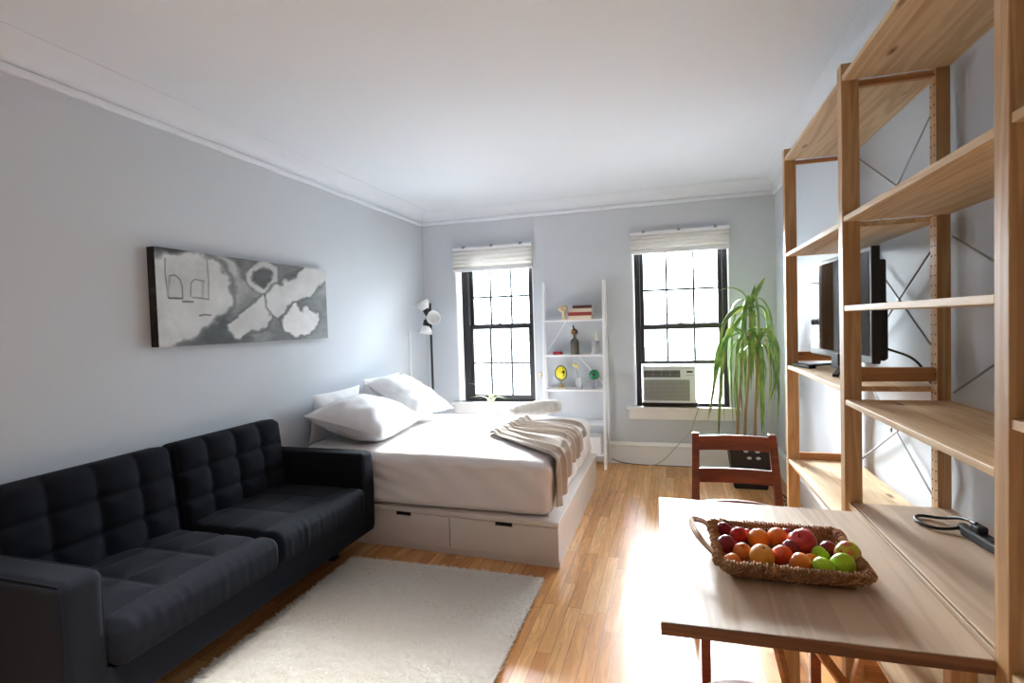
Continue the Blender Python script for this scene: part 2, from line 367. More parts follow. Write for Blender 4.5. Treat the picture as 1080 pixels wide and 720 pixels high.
# windows -----------------------------------------------------------
def window(idx, W, low_z, low_bottom, top_z, mut_top, mut_low):
    x0, x1, z0, z1 = W; yf = D+.085
    t = thing('window_%d' % idx, kind='structure', loc=((x0+x1)/2, yf, z0))
    lx = .035 if idx == 1 else .018
    fx0, fx1 = x0+lx, x1-.012
    # white reveals
    obj('window_reveal', MB().box((x0-.0, D-.003, z0), (x0+.012, D+.2, z1)).box((x1-.012, D-.003, z0), (x1, D+.2, z1)).box((x0+.012, D-.003, z1-.012), (x1-.012, D+.2, z1)), TRIM, t)
    fr = MB(); wd = .045; wl = .075 if idx == 1 else .05
    fr.box((fx0, yf, z0), (fx0+wl, yf+.11, z1-.012)).box((fx1-wd, yf, z0), (fx1, yf+.11, z1-.012)).box((fx0+wd, yf, z0), (fx1-wd, yf+.11, z0+.022)).box((fx0+wd, yf, z1-.04), (fx1-wd, yf+.11, z1-.012))
    fr.box((fx0+.012, yf-.012, z0), (fx0+.026, yf, z1-.012)).box((fx1-.026, yf-.012, z0), (fx1-.012, yf, z1-.012))
    obj('window_frame', fr, BLACK, t, bevel=.002)
    a, b = fx0+wl, fx1-wd
    def sash(name, zb, zt, y, bot, top, hz, nv=2):
        s = MB(); st = .036
        s.box((a, y, zb), (a+st, y+.035, zt)).box((b-st, y, zb), (b, y+.035, zt)).box((a+st, y, zb), (b-st, y+.035, zb+bot)).box((a+st, y, zt-top), (b-st, y+.035, zt))
        o = obj(name, s, BLACK, t, bevel=.002)
        g = MB().box((a+st, y+.016, zb+bot), (b-st, y+.019, zt-top)); obj('pane', g, GLASS, o)
        mm = MB()
        for k in range(1, nv+1):
            x = a+(b-a)*k/(nv+1); mm.box((x-.010, y+.004, zb+bot), (x+.010, y+.03, zt-top))
        for z in hz: mm.box((a+st, y+.006, z-.010), (b-st, y+.028, z+.010))
        obj('muntin', mm, BLACK, o)
        return o
    up = sash('upper_sash', top_z, z1-.04, yf+.06, .045, .03, mut_top)
    lo = sash('lower_sash', low_bottom, top_z+.035, yf+.015, .045 if idx == 1 else .035, .045, mut_low)
    lk = MB(); xm = (a+b)/2; lk.box((xm-.03, yf+.0, top_z+.035), (xm+.03, yf+.03, top_z+.043)).tube([(xm-.02, yf+.012, top_z+.045), (xm+.025, yf+.005, top_z+.055)], .006, 8)
    for x in (a+.08, b-.08): lk.box((x-.018, yf+.002, top_z+.035), (x+.018, yf+.02, top_z+.045))
    obj('sash_lock', lk, BLACK, t, bevel=.001)
    sl = MB().box((x0-.075, D-.055, z0-.028), (x1+.075, D, z0)).box((x0+.0, D, z0-.028), (x1, yf, z0)).box((x0-.055, D-.022, z0-.125), (x1+.055, D, z0-.028))
    obj('window_sill', sl, TRIM, t, bevel=.005)
    obj('outer_sill', MB().box((x0, yf+.11, z0-.03), (x1, D+T+.06, z0)), mat('stone_sill', rgb(180, 178, 172), .8), t)
    return t
window(1, W1, .585, .607, 1.365, [1.70], [.99])
window(2, W2, .565, .965, 1.315, [1.69], [])

def blind(W, zb, label, top):
    x0, x1 = W[0]-.004, W[1]+.006
    t = thing('window_blind', label, 'blind', ((x0+x1)/2, D-.05, zb), 'pleated blinds gathered at the window heads')
    obj('head_rail', MB().box((x0, D-.05, top-.03), (x1, D-.001, top)), WHITE, t, bevel=.004)
    s = MB(); n = 9; zt = top-.03; prof = []
    for i in range(n+1):
        z = zt-(zt-zb-.03)*i/n; prof.append((.046 if i % 2 else .034, z))
    vs = []; k = len(prof)
    for x in (x0+.006, x1-.006):
        vs += [(x, D-a, z) for a, z in prof]+[(x, D-.004, prof[-1][1]), (x, D-.004, prof[0][1])]
    kk = k+2; fs = [(i, (i+1) % kk, kk+(i+1) % kk, kk+i) for i in range(kk)]+[tuple(range(kk))[::-1], tuple(range(kk, 2*kk))]
    obj('pleats', MB().add(vs, fs), BLIND, t)
    obj('bottom_rail', MB().box((x0+.004, D-.05, zb), (x1-.004, D-.006, zb+.03)), WHITE, t, bevel=.004)
    for q in (.14, .5, .86):
        x = x0+(x1-x0)*q; obj('bracket', MB().box((x-.014, D-.058, top-.012), (x+.014, D-.001, top+.012)), GREYP, t, bevel=.002)
blind(W1, 1.968, 'off-white pleated blind gathered above the left window beside the floor lamp', 2.222)
blind(W2, 2.03, 'off-white pleated blind gathered above the window with the air conditioner', 2.238)

# building across the street seen through the panes
t = thing('apartment_building', 'pale sided building facing the windows from across the yard', 'building', (-2, 11, -6))
fb = MB().box((-11, 11, -6), (7, 15, 1.35))
obj('wall', fb, mat('pale_siding', rgb(190, 190, 188), .8), t)
sd = MB()
for i in range(50): sd.box((-11, 10.97, -6+i*.147), (7, 11, -6+i*.147+.02))
obj('siding', sd, mat('siding_edge', rgb(165, 165, 163), .8), t)
obj('parapet', MB().box((-11.1, 10.85, 1.35), (7.1, 15.1, 1.5)), mat('parapet_cap', rgb(205, 203, 198), .8), t)
for x in (-8.5, -6.3, -4.6, -2.4, -.6, 1.4, 3.6):
    o = obj('window', MB().box((x-.5, 10.9, -.6), (x+.5, 10.99, .95)), mat('far_window_trim', rgb(225, 225, 222), .6), t)
    obj('pane', MB().box((x-.42, 10.88, -.5), (x+.42, 10.9, .86)), mat('far_pane', rgb(120, 130, 138), .2), o)

# ------------------------------------------------------------------ sofa
def vnoise(p, s=1, seed=0):
    from mathutils import noise
    return noise.noise(Vector((p[0]*s+seed, p[1]*s+seed*1.7, p[2]*s-seed)))
sofa = thing('sofa', 'charcoal grey tufted two-cushion sofa against the left wall under the picture', 'sofa', (-2.17, 1.98, 0))
SX0, SX1 = -2.545, -1.795
obj('base_frame', MB().rbox((-2.17, 1.98, .225), (.74, 1.74, .15), .012, 20), SOFA, sofa, smooth=True)
obj('back_frame', MB().rbox((-2.5, 1.98, .45), (.09, 1.5, .56), .03, 30), SOFA, sofa, smooth=True)
def arm(y0, y1, top):
    def fn(p):
        return p + Vector((0, 0, 0))
    a = MB().rbox(((SX0+SX1)/2, (y0+y1)/2, (top+.15)/2), (SX1-SX0, y1-y0, top-.15), .032, 46)
    o = obj('armrest', a, SOFA, sofa, smooth=True)
    pip = MB()
    for y in (y0+.008, y1-.008):
        pip.tube(smoothpath([(SX1-.012, y, .18), (SX1-.009, y, .4), (SX1-.012, y, top-.05), (SX1-.03, y, top-.016), (SX1-.07, y, top-.008), (-2.3, y, top-.008)], 6), .0035, 6)
    obj('piping', pip, SOFA, o, smooth=True)
arm(1.10, 1.235, .645); arm(2.735, 2.865, .645)
def tuft(u, v, nu, nv, amp, sharp=.5):
    """padded squares: 1 on the crest, 0 in the seams"""
    a = abs(math.sin(math.pi*u*nu))**sharp; b = abs(math.sin(math.pi*v*nv))**sharp
    return amp*min(a, b)**.9
def sst(x, a, b):
    t = min(1, max(0, (x-a)/(b-a))); return t*t*(3-2*t)
def seat_cushion(y0, y1, x1, seed, amp):
    cx = (-2.44+x1)/2; cy = (y0+y1)/2; w = x1+2.44; d = y1-y0
    def fn(p):
        u = (p.x+w/2)/w; v = (p.y+d/2)/d
        tw = sst(p.z, .035, .07)
        if tw > 0:
            crown = .018*(1-(2*u-1)**4)*(1-(2*v-1)**4)
            uu = min(max(u/.82, 0), 1); e = 1 if u < .82 else 0
            mu = abs(math.sin(math.pi*uu*3))**.55 if u < .82 else min(1, (u-.82)*14)
            mv = abs(math.sin(math.pi*v*3))**.55 if u < .82 else 1
            p.z += tw*(crown + amp*(min(mu, mv)-1))
        if p.x > w/2-.05:
            k_ = sst(p.x, w/2-.05, w/2-.02); p.x += k_*(.004*math.sin(v*95+seed)*vnoise((p.y*8, p.z*5, seed)) + .012*(1-(p.z/.09)**2))
        return p
    o = obj('seat_cushion', MB().rbox((cx, cy, .37), (w, d-.006, .155), .04, 84, fn), SOFA, sofa, smooth=True)
    return o
seat_cushion(1.237, 1.992, -1.765, 1, .020)
seat_cushion(1.996, 2.733, -1.775, 5, .009)
def back_cushion(y0, y1, seed, amp):
    cy = (y0+y1)/2; d = y1-y0; R = ry(math.radians(-7))
    def fn(p):
        v = (p.y+d/2)/d; u = (p.z+.22)/.44
        tw = sst(p.x, .03, .07)
        if tw > 0:
            cr = .02*(1-(2*u-1)**4)*(1-(2*v-1)**4)
            p.x += tw*(cr - .014*math.exp(-((v*4-round(v*4))**2+(u*3-round(u*3))**2)*30)*(1 if .1 < v < .9 and .15 < u < .85 else 0) + amp*(min(abs(math.sin(math.pi*v*4))**.5, abs(math.sin(math.pi*u*3))**.5 if .2 < u < .8 else 1)-1)*(1 if .02 < v < .98 else 0))
        return p
    return obj('back_cushion', MB().rbox((-2.415, cy, .627), (.15, d-.006, .45), .045, 84, fn, R), SOFA, sofa, smooth=True)
back_cushion(1.237, 1.985, 2, .030); back_cushion(1.99, 2.733, 4, .030)
for (x, y) in ((-2.48, 1.25), (-2.0, 1.25), (-2.48, 2.70), (-2.0, 2.70)):
    obj('leg', MB().box((x-.025, y-.025, 0), (x+.025, y+.025, .15)), SOFAD, sofa, bevel=.003)

# ------------------------------------------------------------------ bed
BX1 = -.632; BX0 = -2.54
bed = thing('bed_frame', 'cream storage bed frame with two drawers facing the rug', 'bed', (-1.59, 3.7, 0))
def by(x): return 2.885+(BX1-x)*.055     # near face, slightly turned
fr = MB()
fr.hexa([(BX0, by(BX0), .235), (BX1, by(BX1), .235), (BX1, 4.50, .235), (BX0, 4.58, .235)], [(BX0, by(BX0), .262), (BX1, by(BX1), .262), (BX1, 4.50, .262), (BX0, 4.58, .262)])
fr.hexa([(BX0, by(BX0)+.02, 0), (BX1-.004, by(BX1)+.02, 0), (BX1-.004, 4.48, 0), (BX0, 4.56, 0)], [(BX0, by(BX0)+.02, .235), (BX1-.004, by(BX1)+.02, .235), (BX1-.004, 4.48, .235), (BX0, 4.56, .235)])
obj('platform', fr, BEDW, bed, bevel=.002)
pl = MB(); pl.hexa([(BX0, by(BX0)+.006, 0), (BX1, by(BX1)+.006, 0), (BX1, by(BX1)+.02, 0), (BX0, by(BX0)+.02, 0)], [(BX0, by(BX0)+.006, .036), (BX1, by(BX1)+.006, .036), (BX1, by(BX1)+.02, .036), (BX0, by(BX0)+.02, .036)])
obj('plinth', pl, BEDW, bed, bevel=.001)
def drawer(xa, xb, hx):
    d = MB(); z0, z1 = .039, .231
    def P4(a, b, y, za, zb):
        return d.hexa([(a, by(a)+y, za), (b, by(b)+y, za), (b, by(b)+y+.016, za), (a, by(a)+y+.016, za)], [(a, by(a)+y, zb), (b, by(b)+y, zb), (b, by(b)+y+.016, zb), (a, by(a)+y+.016, zb)])
    P4(xa, xb, .002, z0, z1-.022); P4(xa, hx-.055, .002, z1-.022, z1); P4(hx+.055, xb, .002, z1-.022, z1)
    o = obj('drawer', d, BEDW, bed)
    h = MB(); a, b = hx-.055, hx+.055
    h.hexa([(a, by(a)+.012, z1-.022), (b, by(b)+.012, z1-.022), (b, by(b)+.018, z1-.022), (a, by(a)+.018, z1-.022)], [(a, by(a)+.012, z1), (b, by(b)+.012, z1), (b, by(b)+.018, z1), (a, by(a)+.018, z1)])
    obj('handle_notch', h, DARK, o, label='black cut-out handle slot')
drawer(BX0+.6-.0, -1.326, -1.648); drawer(-1.321, BX1-.004, -.968)
# mattress in fitted sheet
MX0, MX1, MY0, MY1 = -2.50, -.678, 2.945, 4.47
def sst(x, a, b):
    t = min(1, max(0, (x-a)/(b-a))); return t*t*(3-2*t)
def mfn(p):
    hx, hy = (MX1-MX0)/2, (MY1-MY0)/2
    side = sst(max(abs(p.x)/hx, abs(p.y)/hy), .9, 1)*(1-sst(p.z, .08, .16)); top_ = sst(p.z, .10, .165); q0 = p.copy()
    p = p + Vector((q0.x/hx*.004, q0.y/hy*.004, 0))*math.sin((q0.x+q0.y)*26+q0.z*30)*side + Vector((.008*vnoise(q0, 5, 3), .010*vnoise(q0, 4, 9), 0))*side
    p.z += top_*(.010*vnoise(q0, 3.0, 2)+.004*vnoise(q0, 9, 6) - .020*(abs(q0.x/hx)**8+abs(q0.y/hy)**8)*.6)
    q = (q0.x+.75)*.6+(q0.y+.76)*1.5; p.z += top_*.005*math.sin(q*34)*math.exp(-((q0.x+.8)**2+(q0.y+.76)**2)*6)
    if q0.y < 0: p.y += side*.011*math.sin((q0.x*.9+q0.z*3.4)*24)*math.exp(-(q0.x+.55)**2*5)
    return p
obj('mattress', MB().rbox(((MX0+MX1)/2, (MY0+MY1)/2, .432), (MX1-MX0, MY1-MY0, .335), .06, 120, mfn, rz(-.012)), SHEET, smooth=True)
tag(bpy.data.objects['mattress'], 'thick mattress in a white fitted sheet on the cream bed frame', 'mattress')
# pillows
def pillow(name, c, L_, W_, H_, R, label, seed, grp='white bed pillows'):
    mb = MB(); n = 40
    def g(sgn):
        def fn(u, v):
            a, b = 2*u-1, 2*v-1
            k = max(0, (1-abs(a)**2.6))**.62*max(0, (1-abs(b)**2.6))**.62
            x = a*L_/2*(1-.07*(1-b*b)); y = b*W_/2*(1-.07*(1-a*a))
            z = sgn*H_/2*k
            wr = .012*vnoise((a*2.4, b*2.4, seed), 1.3)+.006*math.sin(a*14+b*6+seed)*vnoise((a*2, b*2, seed+3), 1)
            z += wr*min(1, k*2.5)
            return Vector(c)+R @ Vector((x, y, z))
        return fn
    mb.grid(g(1), n, n); mb2 = MB().grid(g(-1), n, n); mb2.f = [q[::-1] for q in mb2.f]; mb.add(mb2.v, mb2.f)
    o = obj(name, mb, PILLOW, smooth=True); tag(o, label, 'pillow', grp); return o
pillow('pillow', (-2.475, 3.45, .765), .36, .60, .10, ry(math.radians(-82)), 'white pillow standing on edge at the wall nearest the sofa', 1)
pillow('pillow', (-2.465, 4.08, .80), .38, .60, .10, ry(math.radians(-80)), 'white pillow standing on edge at the wall nearest the window corner', 2)
pillow('pillow', (-2.18, 3.42, .742), .60, .76, .29, rz(.10) @ ry(math.radians(14)), 'plump white pillow lying at the sofa end of the bed', 3)
pillow('pillow', (-2.19, 4.10, .81), .60, .60, .20, rz(-.15) @ ry(math.radians(30)), 'white pillow leaning with its tip up at the window end of the bed', 4)

# throw -------------------------------------------------------------
ZT = .607
def tf(s, t):
    # s across the pleats (near -> far), t from the gathered end on the bed to the hanging hem
    a = Vector((-1.28+.10*s, 3.58+.50*s)); e = Vector((MX1+.0, 2.99+1.00*s**.85))
    on = (e-a).length; hang = .265-.17*s+.035*math.sin(s*9+1)
    tot = on+hang; q = t*tot
    ph = s*7.5*2*math.pi+1.6*math.sin(s*11)+1.3*vnoise((s*4, t*3, 3), 1)+.5*math.sin(t*5+s*3); gather = .12+.88*min(1, t*2.2)
    amp = (.015+.016*vnoise((s*7, t*2, 1), 1))*gather
    if q < on-.03:
        k = q/on; p = a.lerp(e, k); z = ZT+.016+amp*math.sin(ph)+.004*math.sin(ph*2.3+t*7)
        bend = .05*math.sin(k*3.0)*(s-.5)
        return Vector((p.x+.01*math.cos(ph), p.y+bend+.012*math.cos(ph+.7), z+.035*math.sin(min(1, k*6)*math.pi)*(.5+.5*s)-.012*max(0, 1-k*14)))
    h = q-(on-.03); R = .045
    if h < R*math.pi/2:
        an = h/R; x = e.x-.03+R*math.sin(an); z = ZT+.012-R*(1-math.cos(an))
    else:
        x = e.x-.03+R; z = ZT+.012-R-(h-R*math.pi/2)
    dn = min(1, max(0, (ZT-z)/.05))
    return Vector((x+.008+(.6+.4*dn)*amp*1.3*math.sin(ph)*dn+.003, e.y+.014*math.cos(ph+.7)-.02*dn*(1-s), z+(1-dn)*amp*math.sin(ph)))
th = thing('throw_blanket', 'taupe knit throw with pleated folds hanging over the foot of the bed', 'blanket', (-.95, 3.5, ZT))
obj('pleated_fabric', MB().grid(tf, 150, 70), THROW, th, smooth=True, solid=.006)
roll = MB()
pth = smoothpath([(-1.27, 4.08, .675), (-1.20, 4.18, .685), (-1.10, 4.30, .685), (-1.0, 4.40, .68), (-.93, 4.44, .67)], 8)
n = len(pth); roll.tube(pth, [.03+.03*math.sin(math.pi*min(1, (i+1.5)/(n*.6)) / 2)*(1 if i < n-3 else .75)+.004*math.sin(i*1.7) for i in range(n)], 18)
obj('rolled_end', roll, FUR, th, smooth=True, label='fluffy white rolled end of the throw')

# rug -----------------------------------------------------------------
rg = thing('shag_rug', 'cream shaggy rug lying on the wooden floor between sofa and table', 'rug', (-1.28, 1.85, 0))
RX0, RX1, RY0, RY1 = -1.875, -.675, .95, 2.735
obj('backing', MB().box((RX0+.02, RY0+.02, 0.001), (RX1-.02, RY1-.02, .012)), RUGB, rg)
rng = np.random.default_rng(3)
nb = 110000
bx = rng.uniform(RX0+.012, RX1-.012, nb); byy = rng.uniform(RY0+.012, RY1-.012, nb)
cl = .5+.5*np.sin(bx*61+3*np.sin(byy*37))*np.sin(byy*53+2*np.sin(bx*41))
an = rng.uniform(0, 2*np.pi, nb); wa = rng.uniform(.0022, .004, nb); hh = rng.uniform(.008, .018, nb)*(.75+.4*cl); le = rng.uniform(.012, .034, nb)
la = an+np.pi/2; dxn = np.cos(la)*le; dyn = np.sin(la)*le
V = np.zeros((nb, 4, 3)); cx_, sx_ = np.cos(an)*wa, np.sin(an)*wa
z0 = np.full(nb, .010)
V[:, 0] = np.stack([bx-cx_, byy-sx_, z0], 1); V[:, 1] = np.stack([bx+cx_, byy+sx_, z0], 1)
V[:, 2] = np.stack([bx+dxn*.5+cx_*.8, byy+dyn*.5+sx_*.8, z0+hh*.75], 1); V[:, 3] = np.stack([bx+dxn, byy+dyn, z0+hh], 1)
F = np.arange(nb*4).reshape(nb, 4)
me = bpy.data.meshes.new('pile'); lo0 = np.array((-1.28, 1.85, 0))
me.from_pydata((V.reshape(-1, 3)-lo0).tolist(), [], F.tolist()); me.materials.append(RUG)
po = bpy.data.objects.new('pile', me); COL.objects.link(po); po.parent = rg; po['kind'] = 'stuff'
def bump_rug(u, v):
    x = RX0+.012+(RX1-RX0-.024)*u; y = RY0+.012+(RY1-RY0-.024)*v
    return Vector((x, y, .019+.005*math.sin(x*61+3*math.sin(y*37))*math.sin(y*53+2*math.sin(x*41))))
obj('pile_bed', MB().grid(bump_rug, 160, 240), RUG, rg, smooth=True)

# ------------------------------------------------------------------ picture on the left wall
AX = XL+.052; AY0, AY1 = 2.055, 3.445; AZ0, AZ1 = 1.338, 1.855
t = thing('wall_picture', 'long grey abstract canvas picture hanging on the left wall above the sofa', 'picture', (XL+.03, 2.75, 1.34))
obj('canvas_edge', MB().box((XL+.002, AY0, AZ0), (AX, AY1, AZ1)), two_tone('dark_canvas_edge', rgb(24, 22, 22), rgb(70, 62, 54), 22, .7, .5, .75), t)
NU, NV = 420, 150
tt, vv = np.meshgrid(np.linspace(0, 1, NU+1), np.linspace(0, 1, NV+1), indexing='ij')
s_ = 1.417*tt/(1+.417*tt); PX = 120+880*s_; top = 72+86*s_; bot = 578-63*s_; PY = top+vv*(bot-top)
def sn(x, y, seed):
    rg_ = np.random.default_rng(seed); g = rg_.uniform(0, 1, (64, 64)); xi = np.floor(x).astype(int) % 63; yi = np.floor(y).astype(int) % 63; fx = x-np.floor(x); fy = y-np.floor(y)
    fx = fx*fx*(3-2*fx); fy = fy*fy*(3-2*fy)
    return (g[xi, yi]*(1-fx)+g[xi+1, yi]*fx)*(1-fy)+(g[xi, yi+1]*(1-fx)+g[xi+1, yi+1]*fx)*fy
def fbm(x, y, s, seed): return sum(sn(x/s*2**k+9, y/s*2**k+7, seed+k)*.5**k for k in range(4))/1.875
wx = PX+34*(fbm(PX, PY, 70, 3)-.5)*2; wy = PY+34*(fbm(PX, PY, 70, 13)-.5)*2
def ss(d, e): return np.clip(.5-d/(2*e), 0, 1)**1.0
def poly(pts, X=wx, Y=wy):
    d = np.full(X.shape, 1e9); ins = np.zeros(X.shape, bool); n = len(pts)
    for i in range(n):
        ax, ay = pts[i]; bx_, by_ = pts[(i+1) % n]; ex, ey = bx_-ax, by_-ay
        h = np.clip(((X-ax)*ex+(Y-ay)*ey)/(ex*ex+ey*ey), 0, 1); d = np.minimum(d, np.hypot(X-ax-h*ex, Y-ay-h*ey))
        c = ((ay > Y) != (by_ > Y)) & (X < (bx_-ax)*(Y-ay)/((by_-ay) if by_ != ay else 1e-9)+ax); ins ^= c
    return np.where(ins, -d, d)
def line(pts, X=PX, Y=PY):
    d = np.full(X.shape, 1e9)
    for (ax, ay), (bx_, by_) in zip(pts[:-1], pts[1:]):
        ex, ey = bx_-ax, by_-ay; h = np.clip(((X-ax)*ex+(Y-ay)*ey)/(ex*ex+ey*ey+1e-9), 0, 1); d = np.minimum(d, np.hypot(X-ax-h*ex, Y-ay-h*ey))
    return d
I = .40+.28*(fbm(PX, PY, 90, 5)-.5)
def paint(I, d, e, val): a = ss(d, e); return I*(1-a)+val*a
I = paint(I, poly([(120, 60), (340, 60), (345, 118), (120, 130)]), 14, .20)
I = paint(I, poly([(230, 600), (470, 410), (520, 520), (600, 530), (560, 600)]), 16, .22)
I = paint(I, poly([(380, 110), (470, 120), (530, 170), (540, 230), (500, 240), (440, 160)]), 14, .62)
I = paint(I, poly([(500, 235), (560, 230), (600, 290), (520, 350), (495, 340)]), 16, .55)
face = poly([(60, 130), (180, 112), (360, 110), (440, 170), (485, 250), (495, 330), (460, 400), (380, 455), (260, 530), (190, 565), (120, 640), (60, 640)])
face = face-10
I = paint(I, face-14, 16, .27); I = paint(I, face, 12, .70+.06*(fbm(PX, PY, 150, 8)-.5))
I = paint(I, poly([(175, 140), (380, 140), (380, 330), (180, 330)], PX, PY), 10, .66)
for pts, wd, val in [([(172, 130), (168, 200), (178, 325)], 3, .42), ([(380, 118), (384, 230), (380, 325)], 3, .45),
        ([(188, 218), (215, 212), (240, 232), (250, 270), (250, 322)], 3, .36), ([(290, 318), (294, 250), (315, 230), (362, 238)], 3, .4),
        ([(182, 329), (248, 329)], 4, .22), ([(250, 344), (300, 344)], 4, .25), ([(300, 322), (345, 325), (380, 330)], 3, .35), ([(330, 413), (358, 408), (386, 410)], 3, .25),
        ([(190, 222), (178, 310)], 5, .55), ([(355, 245), (350, 315)], 5, .55)]:
    I = paint(I, line(pts)-wd, 3, val)
d = np.hypot((wx-662)/88, (wy-212)/84)-1; I = paint(I, d*85-8, 10, .34); I = paint(I, d*85, 7, .66)
d = np.hypot((wx-660)/54, (wy-212)/50)-1; I = paint(I, d*52, 8, .20+.25*(fbm(PX, PY, 40, 31)-.3))
for P_, v_ in [([(480, 470), (560, 390), (668, 308), (694, 330), (690, 410), (650, 470), (600, 490), (545, 530), (500, 510)], .68),
               ([(692, 300), (770, 225), (850, 168), (990, 160), (990, 220), (900, 290), (820, 340), (730, 418), (698, 390)], .70),
               ([(750, 432), (800, 385), (850, 340), (878, 385), (905, 360), (948, 395), (905, 470), (830, 505), (770, 485)], .76)]:
    dd = poly(P_)-4; I = paint(I, dd-9, 11, .24); I = paint(I, dd, 6, v_)
I = paint(I, line([(800, 360), (850, 318), (905, 305), (940, 350)], wx, wy)-6, 8, .33)
I = paint(I, line([(715, 455), (770, 490), (770, 520)], wx, wy)-4, 6, .3)
I = I+.16*(fbm(PX, PY*1.6, 34, 21)-.5)*np.clip(1.6*(.62-I)+.25, .1, 1)+.10*(fbm(PX+PY, PY-PX, 70, 41)-.5)
I = np.clip((I-.2)*1.3+.13, .02, .97)
mb = MB().grid(lambda u, v: (AX+.0015, AY0+(AY1-AY0)*u, AZ1-(AZ1-AZ0)*v), NU, NV)
fo = obj('painted_front', mb, vcol_mat('grey_painted_canvas', .45), t)
ca = fo.data.color_attributes.new('paint', 'FLOAT_COLOR', 'POINT'); G = (I.reshape(-1))**2.1*.92
cc = np.ones((G.size, 4)); cc[:, 0] = G*1.0; cc[:, 1] = G*.995; cc[:, 2] = G*.985; ca.data.foreach_set('color', cc.reshape(-1))

# ------------------------------------------------------------------ floor lamp
lx, ly = -2.385, 4.98
t = thing('floor_lamp', 'slim black floor lamp with three white spot shades in the far left corner', 'lamp', (lx, ly, 0))
obj('lamp_base', MB().lathe([(.13, 0), (.13, .012), (.12, .018), (.012, .02)], (lx, ly, 0), 32), BLKM, t, smooth=False)
obj('pole', MB().tube([(lx, ly, .018), (lx, ly, 1.645)], .012, 14), BLKM, t, smooth=True)
def shade(c, dirv, capoff):
    c = Vector(c); d = Vector(dirv).normalized(); R = d.to_track_quat('Z', 'Y').to_matrix()
    hd = obj('lamp_head', MB().lathe([(.006, -.075), (.026, -.07), (.032, -.05), (.034, -.02), (.03, 0)], c, 20, R).tube([c-d*.06, Vector((lx, ly, c.z-d.z*.06))], .008, 8), BLKM, t, smooth=True)
    obj('lamp_shade', MB().lathe([(.03, -.005), (.05, .01), (.066, .04), (.074, .08), (.070, .08), (.062, .04), (.046, .014), (.0, .004)], c, 24, R), LAMPW, hd, smooth=True)
shade((lx-.045, ly-.02, 1.585), (-.35, -.1, .75), 0)
shade((lx+.03, ly-.05, 1.47), (.55, -.45, .22), 0)
shade((lx-.045, ly-.02, 1.405), (-.1, -.1, -.8), 0)

# ------------------------------------------------------------------ white ladder shelf
t = thing('ladder_shelf', 'white metal ladder shelf leaning between the two windows', 'shelf', (-.91, 5.08, 0))
LX0, LX1 = -1.205, -.615
def fy(z): return 4.95+.17*z/1.8        # front rails lean back
for x in (LX0, LX1):
    obj('front_rail', MB().bar((x, fy(0), 0), (x, fy(1.80), 1.80), .026, .02), WHITE, t, bevel=.002)
    obj('rear_rail', MB().bar((x+(.012 if x > -1 else -.012), 5.188, 0), (x+(.012 if x > -1 else -.012), 5.17, 1.80), .018, .018), WHITE, t, bevel=.002)
for z in (.13, .43, .75, 1.085, 1.425):
    obj('shelf', MB().box((LX0+.012, fy(z)-.008, z-.018), (LX1-.012, 5.18, z)), WHITE, t, bevel=.002)
obj('diagonal_brace', MB().bar((LX0+.01, 5.192, 1.12), (-1.0, 5.192, 1.41), .014, .008), WHITE, t)
obj('diagonal_brace', MB().bar((-.90, 5.192, 1.075), (LX1-.01, 5.192, .76), .014, .008), WHITE, t)
o = obj('storage_box', MB().rbox((-.80, 5.075, .215), (.30, .2, .17), .012, 14), WHITE, smooth=True); tag(o, 'plain white storage box on the lowest step of the ladder shelf', 'box')
# books
def book(c, dims, ang, cm, label, spine_label=None):
    t2 = thing('book', label, 'book', c, 'books stacked on the top ladder shelf')
    R = rz(ang); c = Vector(c); w_, d_, h_ = dims
    cov = MB()
    for a, b in (((-w_/2, -d_/2, 0), (w_/2, d_/2, .003)), ((-w_/2, -d_/2, h_-.003), (w_/2, d_/2, h_)), ((-w_/2, -d_/2, .003), (w_/2, -d_/2+.004, h_-.003))):
        cov.box(c+Vector(a), c+Vector(b), R, c)
    obj('cover', cov, cm, t2)
    obj('pages', MB().box(c+Vector((-w_/2+.004, -d_/2+.004, .003)), c+Vector((w_/2-.004, d_/2-.004, h_-.003)), R, c), mat('book_pages', rgb(226, 216, 196), .8), t2)
CR = mat('cream_book_cover', rgb(214, 200, 178), .6); RB = mat('red_book_cover', rgb(150, 60, 48), .6); DB = mat('brown_book_cover', rgb(92, 52, 40), .6)
z = 1.425
for dims, ang, cm, lab in [((.225, .15, .036), .0, CR, 'thick cream book at the bottom of the stack on the ladder shelf'),
        ((.23, .15, .034), .03, RB, 'red-edged book second from the bottom of the stack on the ladder shelf'),
        ((.22, .145, .034), -.02, CR, 'cream book third from the bottom of the stack on the ladder shelf'),
        ((.185, .13, .03), .05, DB, 'dark brown book on top of the stack on the ladder shelf')]:
    book((-.835+(.02 if cm is DB else 0), 5.105, z+.0005), dims, ang, cm, lab); z += dims[2]+.0008
# trinkets
t = thing('figurine', 'small cream pottery figurine beside the books on the ladder shelf', 'figurine', (-1.0, 5.09, 1.425))
CRM = mat('cream_ceramic', rgb(222, 212, 188), .5)
obj('body', MB().lathe([(.028, 0), (.03, .02), (.018, .05), (.024, .075), (.012, .09)], (-1.0, 5.09, 1.4255), 16), CRM, t, smooth=True)
obj('blossom', MB().ball((-1.03, 5.08, 1.535), .026).ball((-.985, 5.085, 1.545), .024).ball((-1.005, 5.07, 1.515), .02), mat('pale_yellow_ceramic', rgb(226, 208, 160), .5), t, smooth=True)
t = thing('bottle', 'glass bottle with a round black and gold stopper on the middle ladder shelf', 'bottle', (-.90, 5.08, 1.085))
GR = mat('smoky_glass', rgb(120, 116, 108), .15, trans=.4)
obj('body', MB().lathe([(.038, 0), (.042, .01), (.042, .12), (.034, .145), (.014, .16), (.012, .185), (.016, .19)], (-.90, 5.08, 1.0855), 24), GR, t, smooth=True)
